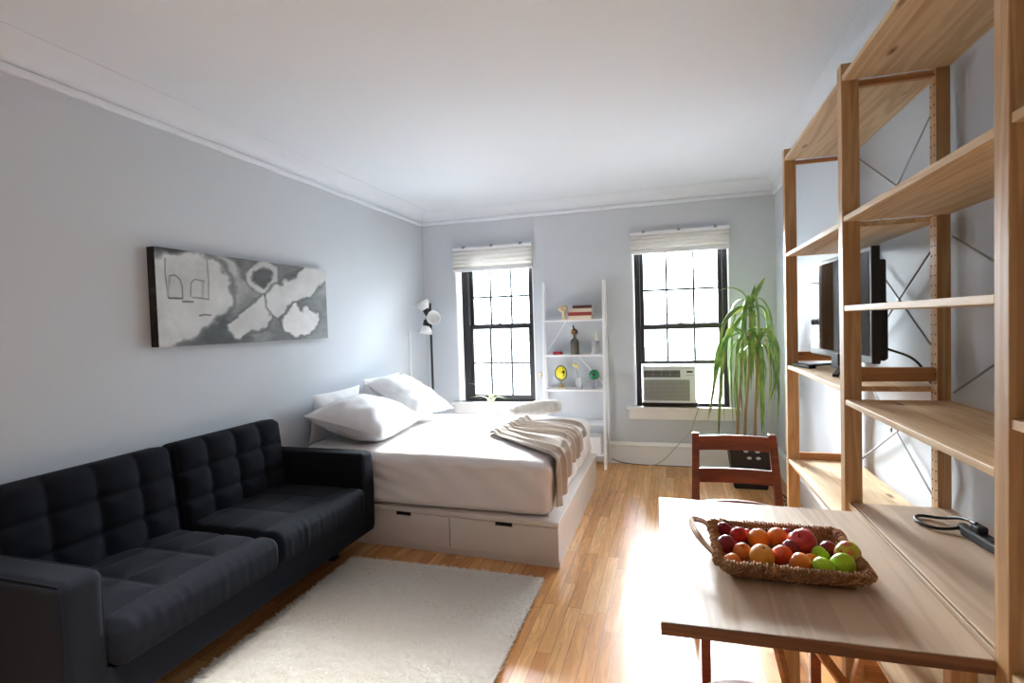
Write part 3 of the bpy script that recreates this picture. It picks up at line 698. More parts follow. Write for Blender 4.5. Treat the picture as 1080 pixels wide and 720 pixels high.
obj('stopper', MB().ball((-.90, 5.08, 1.305), .034), two_tone('black_gold_stopper', rgb(20, 18, 16), rgb(170, 130, 50), 30, .35, .5, .6), t, smooth=True)
obj('finial', MB().tube([(-.905, 5.08, 1.33), (-.912, 5.08, 1.372)], [.01, .006], 10), BLK, t, smooth=True)
t = thing('glass_vase', 'clear glass of pale twigs at the right end of the middle ladder shelf', 'vase', (-.70, 5.08, 1.085))
CG = mat('clear_pale_glass', rgb(232, 234, 236), .1, trans=.5)
obj('glass', MB().lathe([(.032, 0), (.034, .004), (.037, .13), (.034, .13), (.031, .008), (0, .006)], (-.70, 5.08, 1.0855), 24), CG, t, smooth=True)
for k in range(5):
    a = k*1.256; obj('twig', MB().tube([(-.70+.008*math.cos(a), 5.08+.008*math.sin(a), 1.1), (-.70+.035*math.cos(a), 5.08+.02*math.sin(a), 1.26+.01*k)], .004, 6), CRM, t)
o = obj('trinket_box', MB().rbox((-1.07, 5.08, 1.1005), (.09, .06, .03), .008, 12), mat('red_lacquer', rgb(150, 20, 40), .35), smooth=True); tag(o, 'small dark red box at the left of the middle ladder shelf', 'box')
t = thing('ornament', 'yellow leaf-shaped ornament with black veins on a brass stand', 'ornament', (-1.045, 5.08, .75))
BR = mat('brass', rgb(176, 150, 96), .35, metal=.7)
obj('base', MB().box((-1.085, 5.04, .7505), (-.99, 5.12, .764)), CRM, t, bevel=.003)
obj('stem', MB().lathe([(.022, .765), (.02, .78), (.008, .80), (.006, .84)], (-1.045, 5.08, 0), 16), BR, t, smooth=True)
obj('leaf', MB().ball((-1.045, 5.08, .905), .052, .014, .064, 24, 16), two_tone('yellow_black_enamel', rgb(24, 22, 12), rgb(232, 214, 30), 26, .35, .40, .46), t, smooth=True)
obj('outline', MB().tube([(-1.045+.058*math.sin(a)*(1-.12*math.cos(a)), 5.08, .905+.072*math.cos(a)) for a in np.linspace(0, 2*math.pi, 30)], .0045, 6), BLK, t, smooth=True)
t = thing('perfume_bottle', 'square clear bottle with a small yellow flower on the lower ladder shelf', 'bottle', (-.87, 5.08, .75))
obj('body', MB().box((-.895, 5.055, .7505), (-.835, 5.10, .86)), CG, t, bevel=.006)
obj('stem', MB().tube([(-.875, 5.08, .86), (-.9, 5.08, .96)], .003, 6), mat('flower_stem', rgb(110, 140, 70), .6), t)
obj('flower', MB().ball((-.902, 5.08, .985), .022, .02, .02).ball((-.885, 5.075, .965), .016), mat('pale_yellow_petals', rgb(234, 222, 150), .6), t, smooth=True)
t = thing('hanging_ornament', 'round green ornament propped at the right end of the lower ladder shelf', 'ornament', (-.715, 5.1, .75))
obj('disc', MB().lathe([(.0, -.01), (.046, -.008), (.05, 0), (.046, .008), (0, .01)], (-.722, 5.10, .885), 28, rx(math.radians(90))), mat('green_glass', rgb(24, 128, 74), .15), t, smooth=True)
obj('eye', MB().ball((-.722, 5.09, .885), .018, .008, .018), mat('dark_green_glass', rgb(8, 50, 32), .15), t, smooth=True)
obj('stand', MB().tube([(-.722, 5.10, .7505), (-.722, 5.10, .84)], .005, 8).box((-.745, 5.08, .7505), (-.70, 5.12, .756)), STEEL, t)
o = obj('hook_knob', MB().ball((-1.232, 4.985, .90), .022, .022, .03), CRM, smooth=True); tag(o, 'small pale knob clipped on the left rail of the ladder shelf', 'knob')

# aloe on the window sill
t = thing('potted_aloe', 'small spiky pale green plant on the left window sill', 'plant', (-1.83, 5.21, .585))
obj('pot', MB().lathe([(.03, .0), (.04, .03), (.043, .035), (.038, .035), (.036, .03), (0, .028)], (-1.83, 5.215, .5855), 20), CRM, t, smooth=True)
al = MB()
for k, (dx, dz) in enumerate([(-.22, .17), (.20, .11), (-.21, .02), (.19, .01), (-.05, .18), (.02, .13), (-.13, .10), (.11, .07)]):
    dy = -.05+.10*((k*37) % 10)/10*-.6
    al.tube(smoothpath([(-1.83, 5.215, .612), (-1.83+dx*.45, 5.215+dy*.5, .62+dz*.65+.02), (-1.83+dx, 5.215+dy, .62+dz)], 5), [.006-.0005*i for i in range(11)], 6)
obj('leaves', al, mat('pale_green_leaf', rgb(200, 212, 170), .5), t, smooth=True)

# ------------------------------------------------------------------ air conditioner
t = thing('air_conditioner', 'white window air conditioner sitting in the right window', 'air conditioner', (-.02, 5.1, .59))
ax0, ax1, az0, az1, ayf = -.262, .208, .617, .962, D-.10
obj('case', MB().box((ax0, ayf+.02, az0), (ax1, D+.5, az1)), ACB, t, bevel=.006)
obj('front_panel', MB().rbox(((ax0+ax1)/2, ayf+.012, (az0+az1)/2), (ax1-ax0+.004, .03, az1-az0+.004), .008, 40), PLAST, t, smooth=True)
obj('top_band', MB().box((ax0+.004, ayf-.006, az1-.03), (ax1-.004, ayf, az1-.006)), ACB, t, bevel=.002)
g = obj('vent', MB().box((ax0+.012, ayf-.006, az1-.105), (ax0+.338, ayf+.0, az1-.04)), BLK, t)
vs_ = MB()
for k in range(5): vs_.box((ax0+.02, ayf-.009, az1-.10+k*.012), (ax0+.33, ayf-.006, az1-.10+k*.012+.004))
for k in range(4): vs_.box((ax0+.09+k*.078, ayf-.010, az1-.103), (ax0+.094+k*.078, ayf-.006, az1-.042))
obj('louvre', vs_, GREYP, g)
gr = MB()
for k in range(17): gr.box((ax0+.012, ayf-.008, az0+.022+k*.0115), (ax1-.05, ayf-.003, az0+.022+k*.0115+.005))
for k in range(28): gr.box((ax0+.014+k*.0143, ayf-.007, az0+.022), (ax0+.017+k*.0143, ayf-.003, az0+.215))
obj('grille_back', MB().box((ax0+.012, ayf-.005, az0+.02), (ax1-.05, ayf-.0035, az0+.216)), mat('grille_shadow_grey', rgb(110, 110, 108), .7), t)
obj('grille', gr, mat('grille_grey', rgb(168, 168, 166), .6), t)
obj('control_display', MB().box((ax1-.075, ayf-.007, az1-.062), (ax1-.022, ayf-.002, az1-.046)), BLK, t)
bt = MB()
for k in range(4): bt.lathe([(.005, 0), (.005, .003)], (ax1-.07+k*.015, ayf-.004, az1-.085), 10, rx(math.radians(90)))
obj('button', bt, GREYP, t)
obj('side_seal', MB().box((ax1+.004, D+.115, .59), (W2[1]-.06, D+.125, .965)), mat('white_accordion_panel', rgb(236, 238, 240), .5, trans=.75), t)
obj('support_tray', MB().box((ax0-.01, ayf+.03, .5895), (ax1+.02, D+.3, .617)), BLK, t)
# power cord of the air conditioner
cd = smoothpath([(.215, ayf+.1, .60), (.235, D-.07, .585), (.225, D-.065, .54), (.20, D-.05, .46), (.155, D-.04, .335), (.06, D-.045, .225), (-.05, D-.05, .10), (-.13, D-.055, .03), (-.20, D-.06, .006), (-.38, D-.05, .006), (-.50, D-.045, .012)], 8)
obj('power_cord', MB().tube(cd, .004, 8), mat('pale_grey_cord', rgb(176, 172, 166), .6), t, smooth=True, label='pale cord dropping to the baseboard')
tag(obj('floor_cable', MB().tube(smoothpath([(-.58, D-.04, .045), (-.48, D-.055, .02), (-.30, D-.06, .005), (-.1, D-.055, .005), (.15, D-.05, .005), (.4, D-.045, .005)], 8), .0035, 8), BLK, smooth=True), 'thin dark cable lying along the back baseboard', 'cable')

# ------------------------------------------------------------------ tall plant
t = thing('potted_dracaena', 'tall drooping dracaena in a black pot in the far right corner', 'plant', (.60, 4.66, 0))
PCX, PCY = .60, 4.70
b0 = [(PCX-.125, PCY-.115, .0), (PCX+.125, PCY-.115, .0), (PCX+.125, PCY+.115, .0), (PCX-.125, PCY+.115, .0)]
b1 = [(PCX-.165, PCY-.145, .345), (PCX+.165, PCY-.145, .345), (PCX+.165, PCY+.145, .345), (PCX-.165, PCY+.145, .345)]
pt_ = obj('pot', MB().hexa(b0, b1), mat('black_planter', rgb(30, 32, 38), .5), t, bevel=.01)
for dx, zz in ((-.10, .318), (-.015, .318), (-.075, .262), (-.008, .262), (-.085, .12), (.03, .12)):
    yy = PCY-.115-.03*zz/.345-.001
    obj('pale_dot', MB().ball((PCX+dx+.06, yy, zz), .018, .004, .012, 12, 6), mat('pale_pot_dot', rgb(200, 202, 206), .5), pt_, smooth=True)
obj('soil', MB().box((PCX-.15, PCY-.13, .335), (PCX+.15, PCY+.13, .352)), SOIL, t)
heads = [Vector((.62, 4.64, 1.50)), Vector((.665, 4.60, 1.22)), Vector((.57, 4.68, 1.28))]
for h_, b_ in zip(heads, [(.565, 4.66), (.64, 4.66), (.51, 4.68)]):
    obj('cane', MB().tube(smoothpath([(b_[0], b_[1], .34), (b_[0]+.012, b_[1]+.01, .62), ((b_[0]+h_.x)/2+.01, b_[1]-.01, .95), h_], 6), [.013-.0003*i for i in range(19)], 10), CANE, t, smooth=True)
lf = MB(); ly_ = MB()
def leaf(mb, pts, wmax, side=None):
    path = smoothpath(pts, 6); n = len(path); vs = []; 
    for i, p in enumerate(path):
        q = i/(n-1); a = path[max(0, i-1)]; b = path[min(n-1, i+1)]; tg = (b-a).normalized()
        sd = side if side is not None else Vector((1, 0, 0)); s1 = (sd - tg*sd.dot(tg)); s1 = s1.normalized() if s1.length > .05 else tg.cross(Vector((0, 0, 1))).normalized()
        nn = tg.cross(s1).normalized(); w_ = wmax*(min(1, .35+q*3))*(1-q**3)**.8
        vs += [p-s1*w_/2+nn*w_*.18, p, p+s1*w_/2+nn*w_*.18]
    fs = []
    for i in range(n-1):
        fs += [(i*3, i*3+1, i*3+4, i*3+3), (i*3+1, i*3+2, i*3+5, i*3+4)]
    mb.add(vs, fs)
H0, H1, H2 = heads
leaf(lf, [H0, (.565, 4.62, 1.60), (.47, 4.60, 1.645), (.375, 4.58, 1.615)], .032, Vector((0, 1, .3)))
leaf(lf, [H0, (.65, 4.62, 1.56), (.69, 4.60, 1.64), (.725, 4.58, 1.71)], .045, Vector((1, .3, -.4)))
leaf(lf, [H0, (.64, 4.62, 1.58), (.655, 4.60, 1.66)], .03)
leaf(lf, [H0, (.52, 4.58, 1.47), (.44, 4.54, 1.40), (.395, 4.53, 1.30), (.36, 4.52, 1.05)], .035)
leaf(ly_, [H0, (.50, 4.60, 1.44), (.44, 4.58, 1.40), (.415, 4.57, 1.33)], .035)
leaf(lf, [H0, (.52, 4.62, 1.36), (.42, 4.58, 1.20), (.34, 4.56, .90), (.275, 4.55, .55)], .034)
leaf(lf, [H2, (.46, 4.62, 1.30), (.40, 4.58, 1.05), (.37, 4.56, .70), (.355, 4.55, .40)], .036)
leaf(lf, [H2, (.42, 4.62, 1.22), (.36, 4.6, 1.10), (.33, 4.58, .85), (.30, 4.57, .62)], .034)
leaf(lf, [H1, (.70, 4.56, 1.30), (.77, 4.54, 1.22), (.80, 4.53, 1.02), (.785, 4.52, .80)], .034)
leaf(lf, [H1, (.74, 4.58, 1.28), (.80, 4.56, 1.15), (.79, 4.55, .92), (.735, 4.54, .72)], .03)
rr = random.Random(11)
for hh_, cnt, up in ((H0, 15, .09), (H1, 11, .07), (H2, 9, .06)):
    for k in range(cnt):
        az = 2*math.pi*(k+rr.random()*.7)/cnt; rad = rr.uniform(.07, .22); dr = rr.uniform(.3, .7) if hh_ is not H0 else rr.uniform(.25, .95); u_ = up*rr.uniform(.3, 1.3)
        dx, dy = math.cos(az)*rad, math.sin(az)*rad*.8
        if hh_.x+dx > .83: dx = .83-hh_.x
        base_ = hh_-Vector((0, 0, rr.uniform(0, .16)))
        pts = [base_, base_+Vector((dx*.45, dy*.45, u_)), base_+Vector((dx*.9, dy*.9, u_*.2-.06)), base_+Vector((dx*1.08, dy*1.08, -dr*.55)), base_+Vector((dx*1.0, dy*1.05, -dr))]
        leaf(lf if rr.random() > .06 else ly_, pts, rr.uniform(.022, .036), Vector((-math.sin(az), math.cos(az), 0)))
obj('foliage', lf, LEAF, t, smooth=True, solid=.0012)
obj('yellowed_foliage', ly_, LEAFY, t, smooth=True, solid=.0012, label='yellowing leaves among the green')
# cables bunched on the floor in the corner
cb = MB()
rr = random.Random(4)
for k in range(4):
    pts = [(.80+rr.uniform(-.05, .05), 3.75+i*.11+rr.uniform(-.05, .05), .008+abs(rr.uniform(0, .05))) for i in range(7)]
    cb.tube(smoothpath(pts, 6), .005, 8)
tag(obj('cable_bundle', cb, BLK, smooth=True), 'tangle of black cables on the floor by the right wall', 'cable')

# ------------------------------------------------------------------ pine shelving
rack = thing('shelving_unit', 'tall open pine shelving unit standing along the right wall', 'shelving', (.73, 2.1, 0))
XF, XB = .575, .888; YS = (3.045, 2.105, 1.171, .24); PW = .046; RT = 2.255
rungs = (.12, .66, 1.187, 2.184)
for y in YS:
    for x in (XF, XB-.040):
        pz = obj('post', MB().box((x, y-PW/2, 0), (x+(.054 if x == XF else .040), y+PW/2, RT)), PINEZ, rack, bevel=.002)
        hl = MB()
        for k in range(64):
            z = .10+k*.033
            for yy in (y-.012, y+.012):
                hl.lathe([(.0028, 0), (.0028, .0012)], (x-.0011 if x != XF else x+.054, yy, z), 6, ry(math.radians(90)))
        obj('peg_holes', hl, DARK, pz, kind='stuff')
    for z in rungs:
        hz_ = .009 if z > 2 else .024
        obj('rung', MB().box((XF+.054, y-.011, z-hz_), (XB-.040, y+.011, z+hz_)), PINEX, rack, bevel=.002)
def shelf(y0, y1, ztop, label=None, x0=XF+.002, x1=XB-.002, th_=.0185, m=PINE):
    return obj('shelf', MB().box((x0, y0, ztop-th_), (x1, y1, ztop)), m, rack, bevel=.002)
for ztop in (2.212, 1.735, 1.428, 1.102, .36): shelf(YS[2]+.026, YS[1]-.026, ztop)
for ztop in (2.212, 1.722, 1.142, .652, .2): shelf(YS[1]+.026, YS[0]-.026, ztop)
for ztop in (2.212, 1.742, 1.204, .74, .3): shelf(YS[3]+.026, YS[2]-.026, ztop)
obj('shelf', MB().box((.595, YS[2]+.026, .715), (XB-.002, YS[1]-.026, .7405)), TABLE, rack, bevel=.002, label='pale laminated shelf level with the fold-out table')
def brace(y0, z0_, y1, z1_): obj('cross_brace', MB().tube([(.893, y0, z0_), (.893, y1, z1_)], .0035, 6), STEEL, rack)
brace(2.13, 2.152, 3.02, 1.61); brace(3.02, 2.18, 2.13, 1.70)
brace(3.02, 1.78, 2.13, 1.21); brace(3.02, 1.15, 2.13, 1.675)
brace(3.02, 1.16, 2.13, .68); brace(3.02, .65, 2.13, 1.12)
for y, z in ((2.523, 1.911), (2.513, 1.447), (2.60, .90)): obj('brace_hub', MB().ball((.893, y, z), .004, .012, .012, 12, 8), STEEL, rack, smooth=True)
brace(2.08, 1.643, 1.20, 1.234); brace(2.08, 1.128, 1.20, 1.56)
# ------------------------------------------------------------------ fold-out table
tb = thing('folding_table', 'pale wood fold-out table joined to the pine shelving', 'table', (.26, 1.59, 0))
TC = [(-.034, 1.168), (.572, 1.184), (.582, 1.984), (-.055, 2.006)]
top_ = MB().hexa([(x, y, .7125) for x, y in TC], [(x, y, .740) for x, y in TC])
o = obj('tabletop', top_, TABLE, tb, bevel=.0015)
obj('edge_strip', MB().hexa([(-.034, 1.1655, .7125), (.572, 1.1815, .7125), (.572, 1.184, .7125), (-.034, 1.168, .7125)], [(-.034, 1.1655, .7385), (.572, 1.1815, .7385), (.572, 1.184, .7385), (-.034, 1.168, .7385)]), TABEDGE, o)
obj('seam_strip', MB().box((.5845, YS[2]+.03, .72), (.5868, YS[1]-.03, .7408)), mat('cream_seam', rgb(226, 206, 180), .6), tb)
obj('leg', MB().box((.277, 1.545, 0), (.316, 1.585, .7125)), PINEZ, tb, bevel=.002)
obj('leg', MB().box((.52, 1.225, 0), (.565, 1.26, .7125)), PINEZ, tb, bevel=.002)
obj('leg', MB().box((.52, 1.90, 0), (.56, 1.935, .7125)), PINEZ, tb, bevel=.002)
obj('gate_rail', MB().bar((.275, 1.565, .08), (.52, 1.90, .08), .02, .045), PINEX, tb, bevel=.002)
obj('gate_rail', MB().bar((.275, 1.565, .685), (.52, 1.90, .685), .02, .045), PINEX, tb, bevel=.002)
obj('diagonal_strut', MB().bar((.21, 1.62, .70), (.54, 1.92, .16), .016, .03), PINEX, tb, bevel=.002)
obj('diagonal_strut', MB().bar((.215, 1.47, .705), (.292, 1.56, .36), .014, .024), PINEX, tb, bevel=.002)
obj('diagonal_strut', MB().bar((.49, 1.50, .705), (.54, 1.90, .20), .016, .03), PINEX, tb, bevel=.002)

# ------------------------------------------------------------------ chair
ch = thing('dining_chair', 'red-brown wooden dining chair behind the table, tucked in facing it', 'chair', (.27, 2.3, 0))
def leg_(a, b, c=None): return a
for (xt, xb_) in ((.098, .082), (.412, .455)):
    s_b = obj('rear_leg', MB().hexa([(xb_-.016, 2.44, 0), (xb_+.016, 2.44, 0), (xb_+.016, 2.475, 0), (xb_-.016, 2.475, 0)], [(xb_*.6+xt*.4-.017, 2.42, .45), (xb_*.6+xt*.4+.017, 2.42, .45), (xb_*.6+xt*.4+.017, 2.458, .45), (xb_*.6+xt*.4-.017, 2.458, .45)]).hexa([(xb_*.6+xt*.4-.017, 2.42, .45), (xb_*.6+xt*.4+.017, 2.42, .45), (xb_*.6+xt*.4+.017, 2.458, .45), (xb_*.6+xt*.4-.017, 2.458, .45)], [(xt-.016, 2.485, .885), (xt+.016, 2.485, .885), (xt+.016, 2.512, .885), (xt-.016, 2.512, .885)]), RED, ch, bevel=.003)
def rail(z0_, z1_, bow=0):
    def yy(z): return 2.42+(z-.45)/.435*.065+.01
    def fn(u, k): 
        pass
    m = MB(); n = 10; vs = []
    for i in range(n+1):
        u = i/n; x = .10+.315*u; c_ = 4*u*(1-u); yb = yy((z0_+z1_)/2)+.018*c_
        vs += [(x, yb-.007, z0_+bow*.4*c_), (x, yb+.009, z0_+bow*.4*c_), (x, yb+.009, z1_+bow*c_), (x, yb-.007, z1_+bow*c_)]
    fs = [(i*4+a, i*4+(a+1) % 4, (i+1)*4+(a+1) % 4, (i+1)*4+a) for i in range(n) for a in range(4)]+[(3, 2, 1, 0), (n*4, n*4+1, n*4+2, n*4+3)]
    m.add(vs, fs); return obj('back_rail', m, RED, ch, bevel=.002)
rail(.808, .872, .004); rail(.668, .732); rail(.535, .585, .012)
obj('seat', MB().hexa([(.062, 2.07, .428), (.50, 2.07, .428), (.462, 2.45, .428), (.078, 2.45, .428)], [(.062, 2.07, .45), (.50, 2.07, .45), (.462, 2.45, .45), (.078, 2.45, .45)]), RED, ch, bevel=.006)
for x in (.105, .478): obj('front_leg', MB().box((x-.017, 2.085, 0), (x+.017, 2.12, .428)), RED, ch, bevel=.003)
for a, b in (((.105, 2.10, .39), (.478, 2.10, .39)), ((.09, 2.44, .39), (.445, 2.44, .39)), ((.105, 2.10, .39), (.09, 2.44, .39)), ((.478, 2.10, .39), (.447, 2.44, .39)), ((.105, 2.10, .17), (.088, 2.44, .17)), ((.478, 2.10, .17), (.449, 2.44, .17))):
    obj('stretcher', MB().bar(a, b, .016, .05 if a[2] > .3 else .025), RED, ch, bevel=.002)
# stool
st = thing('stool', 'small red-brown stool pushed under the near side of the table', 'stool', (.16, 1.30, 0))
obj('seat', MB().lathe([(.0, .425), (.13, .425), (.14, .432), (.14, .443), (.13, .45), (0, .45)], (.165, 1.325, 0), 32), RED, st, smooth=False)
for k in range(4):
    a = math.pi/4+k*math.pi/2; obj('leg', MB().tube([(.165+.09*math.cos(a), 1.325+.09*math.sin(a), .425), (.165+.125*math.cos(a), 1.325+.125*math.sin(a), 0)], [.014, .011], 10), RED, st, smooth=True)

# ------------------------------------------------------------------ basket
bk = thing('wicker_basket', 'rectangular woven seagrass basket of fruit on the table', 'basket', (.275, 1.53, .7405))
cx0, cx1, cy0, cy1 = .10, .445, 1.385, 1.685   # rim
def rimpath(ins, z, n=16, rad=.02):
    pts = []
    x0, x1, y0, y1 = cx0+ins, cx1-ins, cy0+ins, cy1-ins
    for (cxx, cyy, a0) in ((x1-rad, y1-rad, 0), (x0+rad, y1-rad, 90), (x0+rad, y0+rad, 180), (x1-rad, y0+rad, 270)):
        for k in range(5):
            a = math.radians(a0+k*22.5); pts.append(Vector((cxx+rad*math.cos(a), cyy+rad*math.sin(a), z)))
    return pts+[pts[0]]
def along(pts, step):
    out = []; acc = 0
    for a, b in zip(pts[:-1], pts[1:]):
        d = (b-a).length; t_ = acc
        while t_ < d: out.append((a.lerp(b, t_/d), (b-a).normalized())); t_ += step
        acc = t_-d
    return out
bs = MB()
for lay, (ins, z, wr) in enumerate(((.030, .750, .008), (.022, .759, .008), (.014, .768, .009))):
    bs.tube(rimpath(ins, z), wr*.8, 8)
for ins, z in ((.026, .755), (.016, .766)):
    for p, d in along(rimpath(ins, z), .0085):
        nrm = Vector((d.y, -d.x, 0)); tw = random.uniform(-.002, .002)
        path = [p+nrm*(.0085*math.cos(a))+d*(.004*math.sin(a)*.6)+Vector((0, 0, .0075*math.sin(a)+tw)) for a in np.linspace(0, 2*math.pi, 7)]
        bs.tube(path, .0026, 5)
obj('woven_side', bs, WICK, bk, smooth=True)
rm = MB(); rm.tube(rimpath(.006, .781), .007, 8)
for p, d in along(rimpath(.006, .781), .0075):
    nrm = Vector((d.y, -d.x, 0)); k_ = random.uniform(.75, 1.4)
    path = [p+nrm*(.0105*k_*math.cos(a))+d*(.005*math.sin(a))+Vector((0, 0, .0095*k_*math.sin(a))) for a in np.linspace(0, 2*math.pi, 8)]
    rm.tube(path, .0028, 5)
obj('wrapped_rim', rm, WICK, bk, smooth=True)
obj('basket_floor', MB().box((cx0+.035, cy0+.035, .7415), (cx1-.035, cy1-.035, .7475)), LINER, bk)
def handle(sx, sgn):
    h = MB()
    for k in range(3):
        o_ = k*.012
        h.tube(smoothpath([(sx, 1.44+o_, .782), (sx-sgn*.018, 1.46+o_, .79), (sx-sgn*(.045-.004*k), 1.52, .80+.003*k), (sx-sgn*(.058-.006*k), 1.60, .803), (sx-sgn*.050, 1.655-o_, .80), (sx-sgn*.02, 1.665-o_, .792), (sx, 1.65-o_, .782)], 6), .0042, 6)
    obj('handle', h, WICKL, bk, smooth=True)
handle(cx0, 1)

FR = [('dr', 0.138, 1.644, 0.774, 0.0215, 'dark red plum in the far left corner of the basket'),
('ra', 0.173, 1.591, 0.782, 0.0232, 'red apple behind the spotted orange fruit, left half of the basket'),
('ro', 0.199, 1.622, 0.771, 0.019, 'small red-orange fruit against the far rim, left half of basket'),
('os', 0.223, 1.581, 0.78, 0.0281, 'orange fruit with brown spots, second orange one along the back row'),
('o', 0.275, 1.606, 0.779, 0.0268, 'plain orange apricot touching the far rim in the middle'),
('dr', 0.308, 1.649, 0.771, 0.019, 'dark plum half hidden behind the middle of the far row'),
('gy', 0.316, 1.615, 0.778, 0.0134, 'tiny yellow-green fruit behind the largest red apple'),
('R', 0.33, 1.561, 0.787, 0.035, 'largest red apple in the middle of the basket'),
('ra', 0.35, 1.629, 0.776, 0.024, 'red apple peeking out behind the largest red one'),
('dr', 0.134, 1.523, 0.778, 0.026, 'large dark red plum beside the basket handle'),
('og', 0.171, 1.491, 0.776, 0.0241, 'orange fruit with green blotches near the left rim'),
('oy', 0.213, 1.455, 0.783, 0.0309, 'large yellow-orange fruit in the front row left of centre'),
('or', 0.264, 1.482, 0.779, 0.0271, 'orange-red nectarine right of the large yellow-orange fruit'),
('o', 0.298, 1.441, 0.781, 0.0264, 'smooth orange apricot in front row centre, left of the green apples'),
('o', 0.138, 1.43, 0.774, 0.0219, 'orange apricot in the near left corner of the basket'),
('g', 0.36, 1.513, 0.777, 0.0223, 'small green apple right below the largest red apple'),
('dr', 0.389, 1.554, 0.775, 0.0227, 'dark red plum between the green apple and far right rim'),
('g', 0.346, 1.425, 0.784, 0.0248, 'green apple in the front row, left of the bigger one'),
('g', 0.394, 1.45, 0.782, 0.0296, 'biggest green apple at the right of the front row'),
('m', 0.421, 1.508, 0.786, 0.0343, 'red and yellow-green mango at the right end of the basket'),
('o', 0.331, 1.484, 0.771, 0.0193, 'small orange apricot tucked low behind the front row, beside green'),
('dr', 0.292, 1.52, 0.786, 0.0205, 'dark red plum wedged between nectarine and largest red apple')]
FM = {'dr': two_tone('dark_red_skin', rgb(112, 14, 34), rgb(150, 26, 46), 20, .3), 'ra': two_tone('red_skin', rgb(186, 26, 44), rgb(214, 70, 62), 24, .3),
 'ro': two_tone('red_orange_skin', rgb(206, 52, 50), rgb(224, 110, 70), 24, .35), 'os': two_tone('spotted_orange_skin', rgb(228, 120, 30), rgb(240, 150, 48), 30, .4),
 'o': two_tone('orange_skin', rgb(234, 120, 40), rgb(246, 156, 66), 20, .4), 'gy': two_tone('yellow_green_skin', rgb(190, 190, 50), rgb(214, 200, 70), 20, .4),
 'R': two_tone('bright_red_skin', rgb(190, 30, 44), rgb(216, 66, 66), 18, .28), 'og': two_tone('orange_green_skin', rgb(226, 96, 44), rgb(190, 176, 60), 18, .4, .5, .62),
 'oy': two_tone('yellow_orange_skin', rgb(236, 150, 40), rgb(246, 182, 72), 18, .4), 'or': two_tone('nectarine_skin', rgb(216, 60, 36), rgb(236, 104, 44), 18, .35),
 'g': two_tone('green_apple_skin', rgb(150, 200, 20), rgb(188, 222, 50), 18, .3), 'm': two_tone('mango_skin', rgb(206, 62, 54), rgb(186, 196, 60), 1.3, .35, .42, .62)}
FN = {'dr': ('plum', 1.05), 'ra': ('apple', .92), 'ro': ('peach', .95), 'os': ('orange', .96), 'o': ('apricot', .95), 'gy': ('lime', 1), 'R': ('apple', .9), 'og': ('peach', .95), 'oy': ('peach', 1.0), 'or': ('nectarine', .95), 'g': ('apple', .92), 'm': ('mango', .8)}
STEM = mat('fruit_stem', rgb(70, 50, 30), .7)
def fruit_proto(code):
    nm, sq = FN[code]; dimple = {'apple': .28, 'peach': .16, 'nectarine': .14, 'apricot': .12, 'plum': .10, 'orange': .06, 'lime': .03, 'mango': .05}[nm]
    mb = MB(); n = 24; m_ = 16; prof = []
    vs = []; fs = []
    for i in range(m_+1):
        a = math.pi*i/m_; rr_ = math.sin(a); z = -math.cos(a)
        z2 = z - (dimple*math.exp(-(rr_/.32)**2) if z > 0 else -dimple*.5*math.exp(-(rr_/.25)**2))
        tap = 1+.07*z if nm in ('apple', 'mango') else 1
        for k in range(n):
            ph = 2*math.pi*k/n; cle = 1-(.06*math.exp(-((math.atan2(math.sin(ph), math.cos(ph)))/.25)**2) if nm in ('peach', 'nectarine', 'apricot', 'plum') else 0)
            r_ = max(rr_, 1e-3)*tap*cle; vs.append((r_*math.cos(ph), r_*math.sin(ph)*(.88 if nm == 'mango' else 1), z2*sq))
    for i in range(m_):
        for k in range(n): fs.append((i*n+k, i*n+(k+1) % n, (i+1)*n+(k+1) % n, (i+1)*n+k))
    fs.append(tuple(range(n))[::-1]); fs.append(tuple(m_*n+k for k in range(n)))
    me = bpy.data.meshes.new(nm+'_skin'); me.from_pydata(vs, [], fs); me.materials.append(FM[code]); me.polygons.foreach_set('use_smooth', [True]*len(me.polygons))
    sm = bpy.data.meshes.new(nm+'_stem'); mb = MB()
    if nm in ('apple', 'mango', 'plum'): mb.tube([(0, 0, sq*(1-dimple)-.02), (.03, .02, sq*(1-dimple)+.22), (.09, .03, sq*(1-dimple)+.34)], [.035, .03, .045], 8)
    else: mb.lathe([(.0, sq*(1-dimple)-.01), (.12, sq*(1-dimple)+.005), (.10, sq*(1-dimple)+.05), (0, sq*(1-dimple)+.06)], (0, 0, 0), 7)
    sm.from_pydata(mb.v, [], mb.f); sm.materials.append(STEM)
    return nm, me, sm
protos = {}
tilts = random.Random(5)
for i, (code, x, y, z, R_, lab) in enumerate(FR):
    if code not in protos:
        nm, me, sm = fruit_proto(code)
        o = bpy.data.objects.new(nm, me); s_o = bpy.data.objects.new('stem', sm); s_o.parent = o; protos[code] = (o, s_o)
    else:
        a, b = protos[code]; o = a.copy(); s_o = b.copy(); s_o.parent = o
    COL.objects.link(o); COL.objects.link(s_o)
    o.location = (x, y, z); o.scale = (R_,)*3
    tl = {'os': (-.5, -.4), 'oy': (.5, -.2), 'g': (-.9, .3), 'm': (.2, -.9)}.get(code, (tilts.uniform(-.9, .9), tilts.uniform(-.9, .9)))
    o.rotation_euler = (tl[0]+tilts.uniform(-.3, .3), tl[1]+tilts.uniform(-.3, .3), tilts.uniform(0, 6.28))
    nm = FN[code][0]; tag(o, lab, nm, 'fruit heaped in the woven basket')

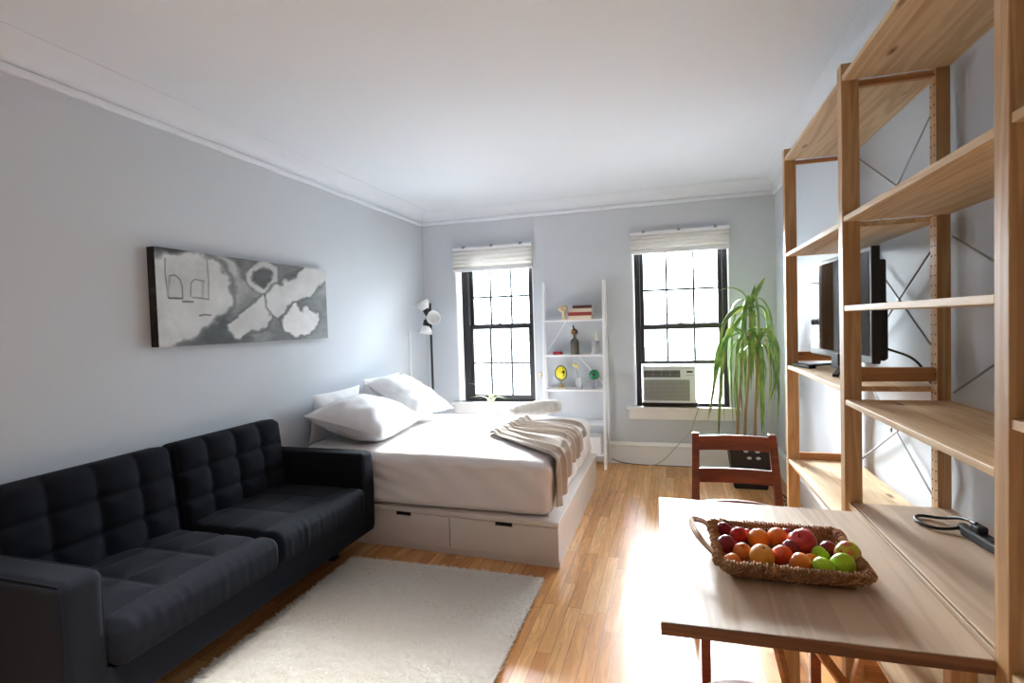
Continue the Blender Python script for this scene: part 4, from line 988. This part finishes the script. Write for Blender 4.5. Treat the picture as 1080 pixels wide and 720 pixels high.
# ------------------------------------------------------------------ television on the shelf
tv = thing('television', 'black flat television standing on the pine shelf beside the right wall', 'television', (.72, 2.66, 1.142))
ty0, ty1, tz0, tz1, tx = 2.31, 3.03, 1.205, 1.655, .705
def skew(x, y): return x+.00*(3.03-y)+.045*(3.03-y)/.72*1.0-.018
bz = MB()
def tvbox(m, xa, xb, y0, y1, z0, z1): return m.hexa([(skew(xa, y0), y0, z0), (skew(xb, y0), y0, z0), (skew(xb, y1), y1, z0), (skew(xa, y1), y1, z0)], [(skew(xa, y0), y0, z1), (skew(xb, y0), y0, z1), (skew(xb, y1), y1, z1), (skew(xa, y1), y1, z1)])
obj('bezel', tvbox(MB(), tx, tx+.03, ty0, ty1, tz0, tz1), BLK, tv, bevel=.003)
obj('screen', tvbox(MB(), tx-.0015, tx+.002, ty0+.018, ty1-.018, tz0+.03, tz1-.018), BLKG, tv)
bkk = MB(); tvbox(bkk, tx+.03, tx+.06, ty0+.02, ty1-.02, tz0+.01, tz1-.05); tvbox(bkk, tx+.06, tx+.085, ty0+.07, ty1-.07, tz0+.01, tz0+.24)
obj('rear_housing', bkk, BLK, tv, bevel=.008)
sm_ = MB(); yc = (ty0+ty1)/2
sm_.box((tx-.005, yc-.05, 1.16), (tx+.04, yc+.05, 1.225))
for sg in (-1, 1):
    for xo in (-.085, .12):
        sm_.bar((tx+.02, yc+sg*.04, 1.175), (tx+.02+xo, yc+sg*.24, 1.149), .022, .012)
obj('stand', sm_, BLK, tv, bevel=.002)
rm_ = thing('remote_control', 'black remote control lying on the shelf in front of the television', 'remote', (.63, 2.88, 1.142))
obj('body', MB().box((.61, 2.82, 1.1425), (.645, 2.98, 1.158), rz(.25)), BLK, rm_, bevel=.004)
bb = MB()
for i in range(3):
    for j in range(7): bb.box((.6165+i*.009, 2.84+j*.017, 1.158), (.6225+i*.009, 2.848+j*.017, 1.1595), rz(.25), (.6275, 2.90, 1.158))
obj('button', bb, GREYP, rm_)
tag(obj('television_cable', MB().tube(smoothpath([(.80, 2.36, 1.26), (.87, 2.31, 1.22), (.900, 2.25, 1.13), (.901, 2.215, .98), (.901, 2.17, .90), (.901, 2.14, .835), (.901, 2.165, .77), (.901, 2.18, .60), (.901, 2.2, .45)], 8), .0045, 8), BLK, smooth=True), 'black cable hanging behind the shelves below the television', 'cable')
# power strip
ps = thing('power_strip', 'black power strip on the table-height shelf against the right wall', 'power strip', (.84, 1.8, .7405))
Rp = rz(math.radians(6)); pc = Vector((.835, 1.74, .76))
obj('body', MB().box((.812, 1.50, .741), (.852, 1.84, .768), Rp, pc), BLK, ps, bevel=.005)
sk = MB()
for k in range(6): sk.box((.820, 1.53+k*.048, .768), (.844, 1.558+k*.048, .7695), Rp, pc)
obj('socket', sk, mat('dark_socket', rgb(8, 8, 8), .3), ps)
obj('plug', MB().box((.818, 1.77, .768), (.846, 1.81, .788), Rp, pc), BLK, ps, bevel=.005)
obj('plug', MB().box((.820, 1.835, .745), (.846, 1.87, .766), Rp, pc), BLK, ps, bevel=.005)
obj('cord', MB().tube(smoothpath([(.822, 1.865, .757), (.79, 1.855, .750), (.745, 1.865, .7465), (.725, 1.92, .7465), (.75, 1.965, .7465), (.80, 1.94, .752), (.826, 1.88, .775), (.828, 1.80, .788)], 10), .005, 8), BLK, ps, smooth=True)

# housing invented for the added fill light, out of view above the near half
t = thing('fill_light_housing', 'flat square white housing added out of view for the fill light', 'lamp', (-1.2, .8, ZC-.045))
obj('housing', MB().box((-1.46, .54, ZC-.045), (-.94, 1.06, ZC-.001)), WHITE, t, bevel=.006)
for o in bpy.data.objects:
    if '_w' in o: del o['_w']
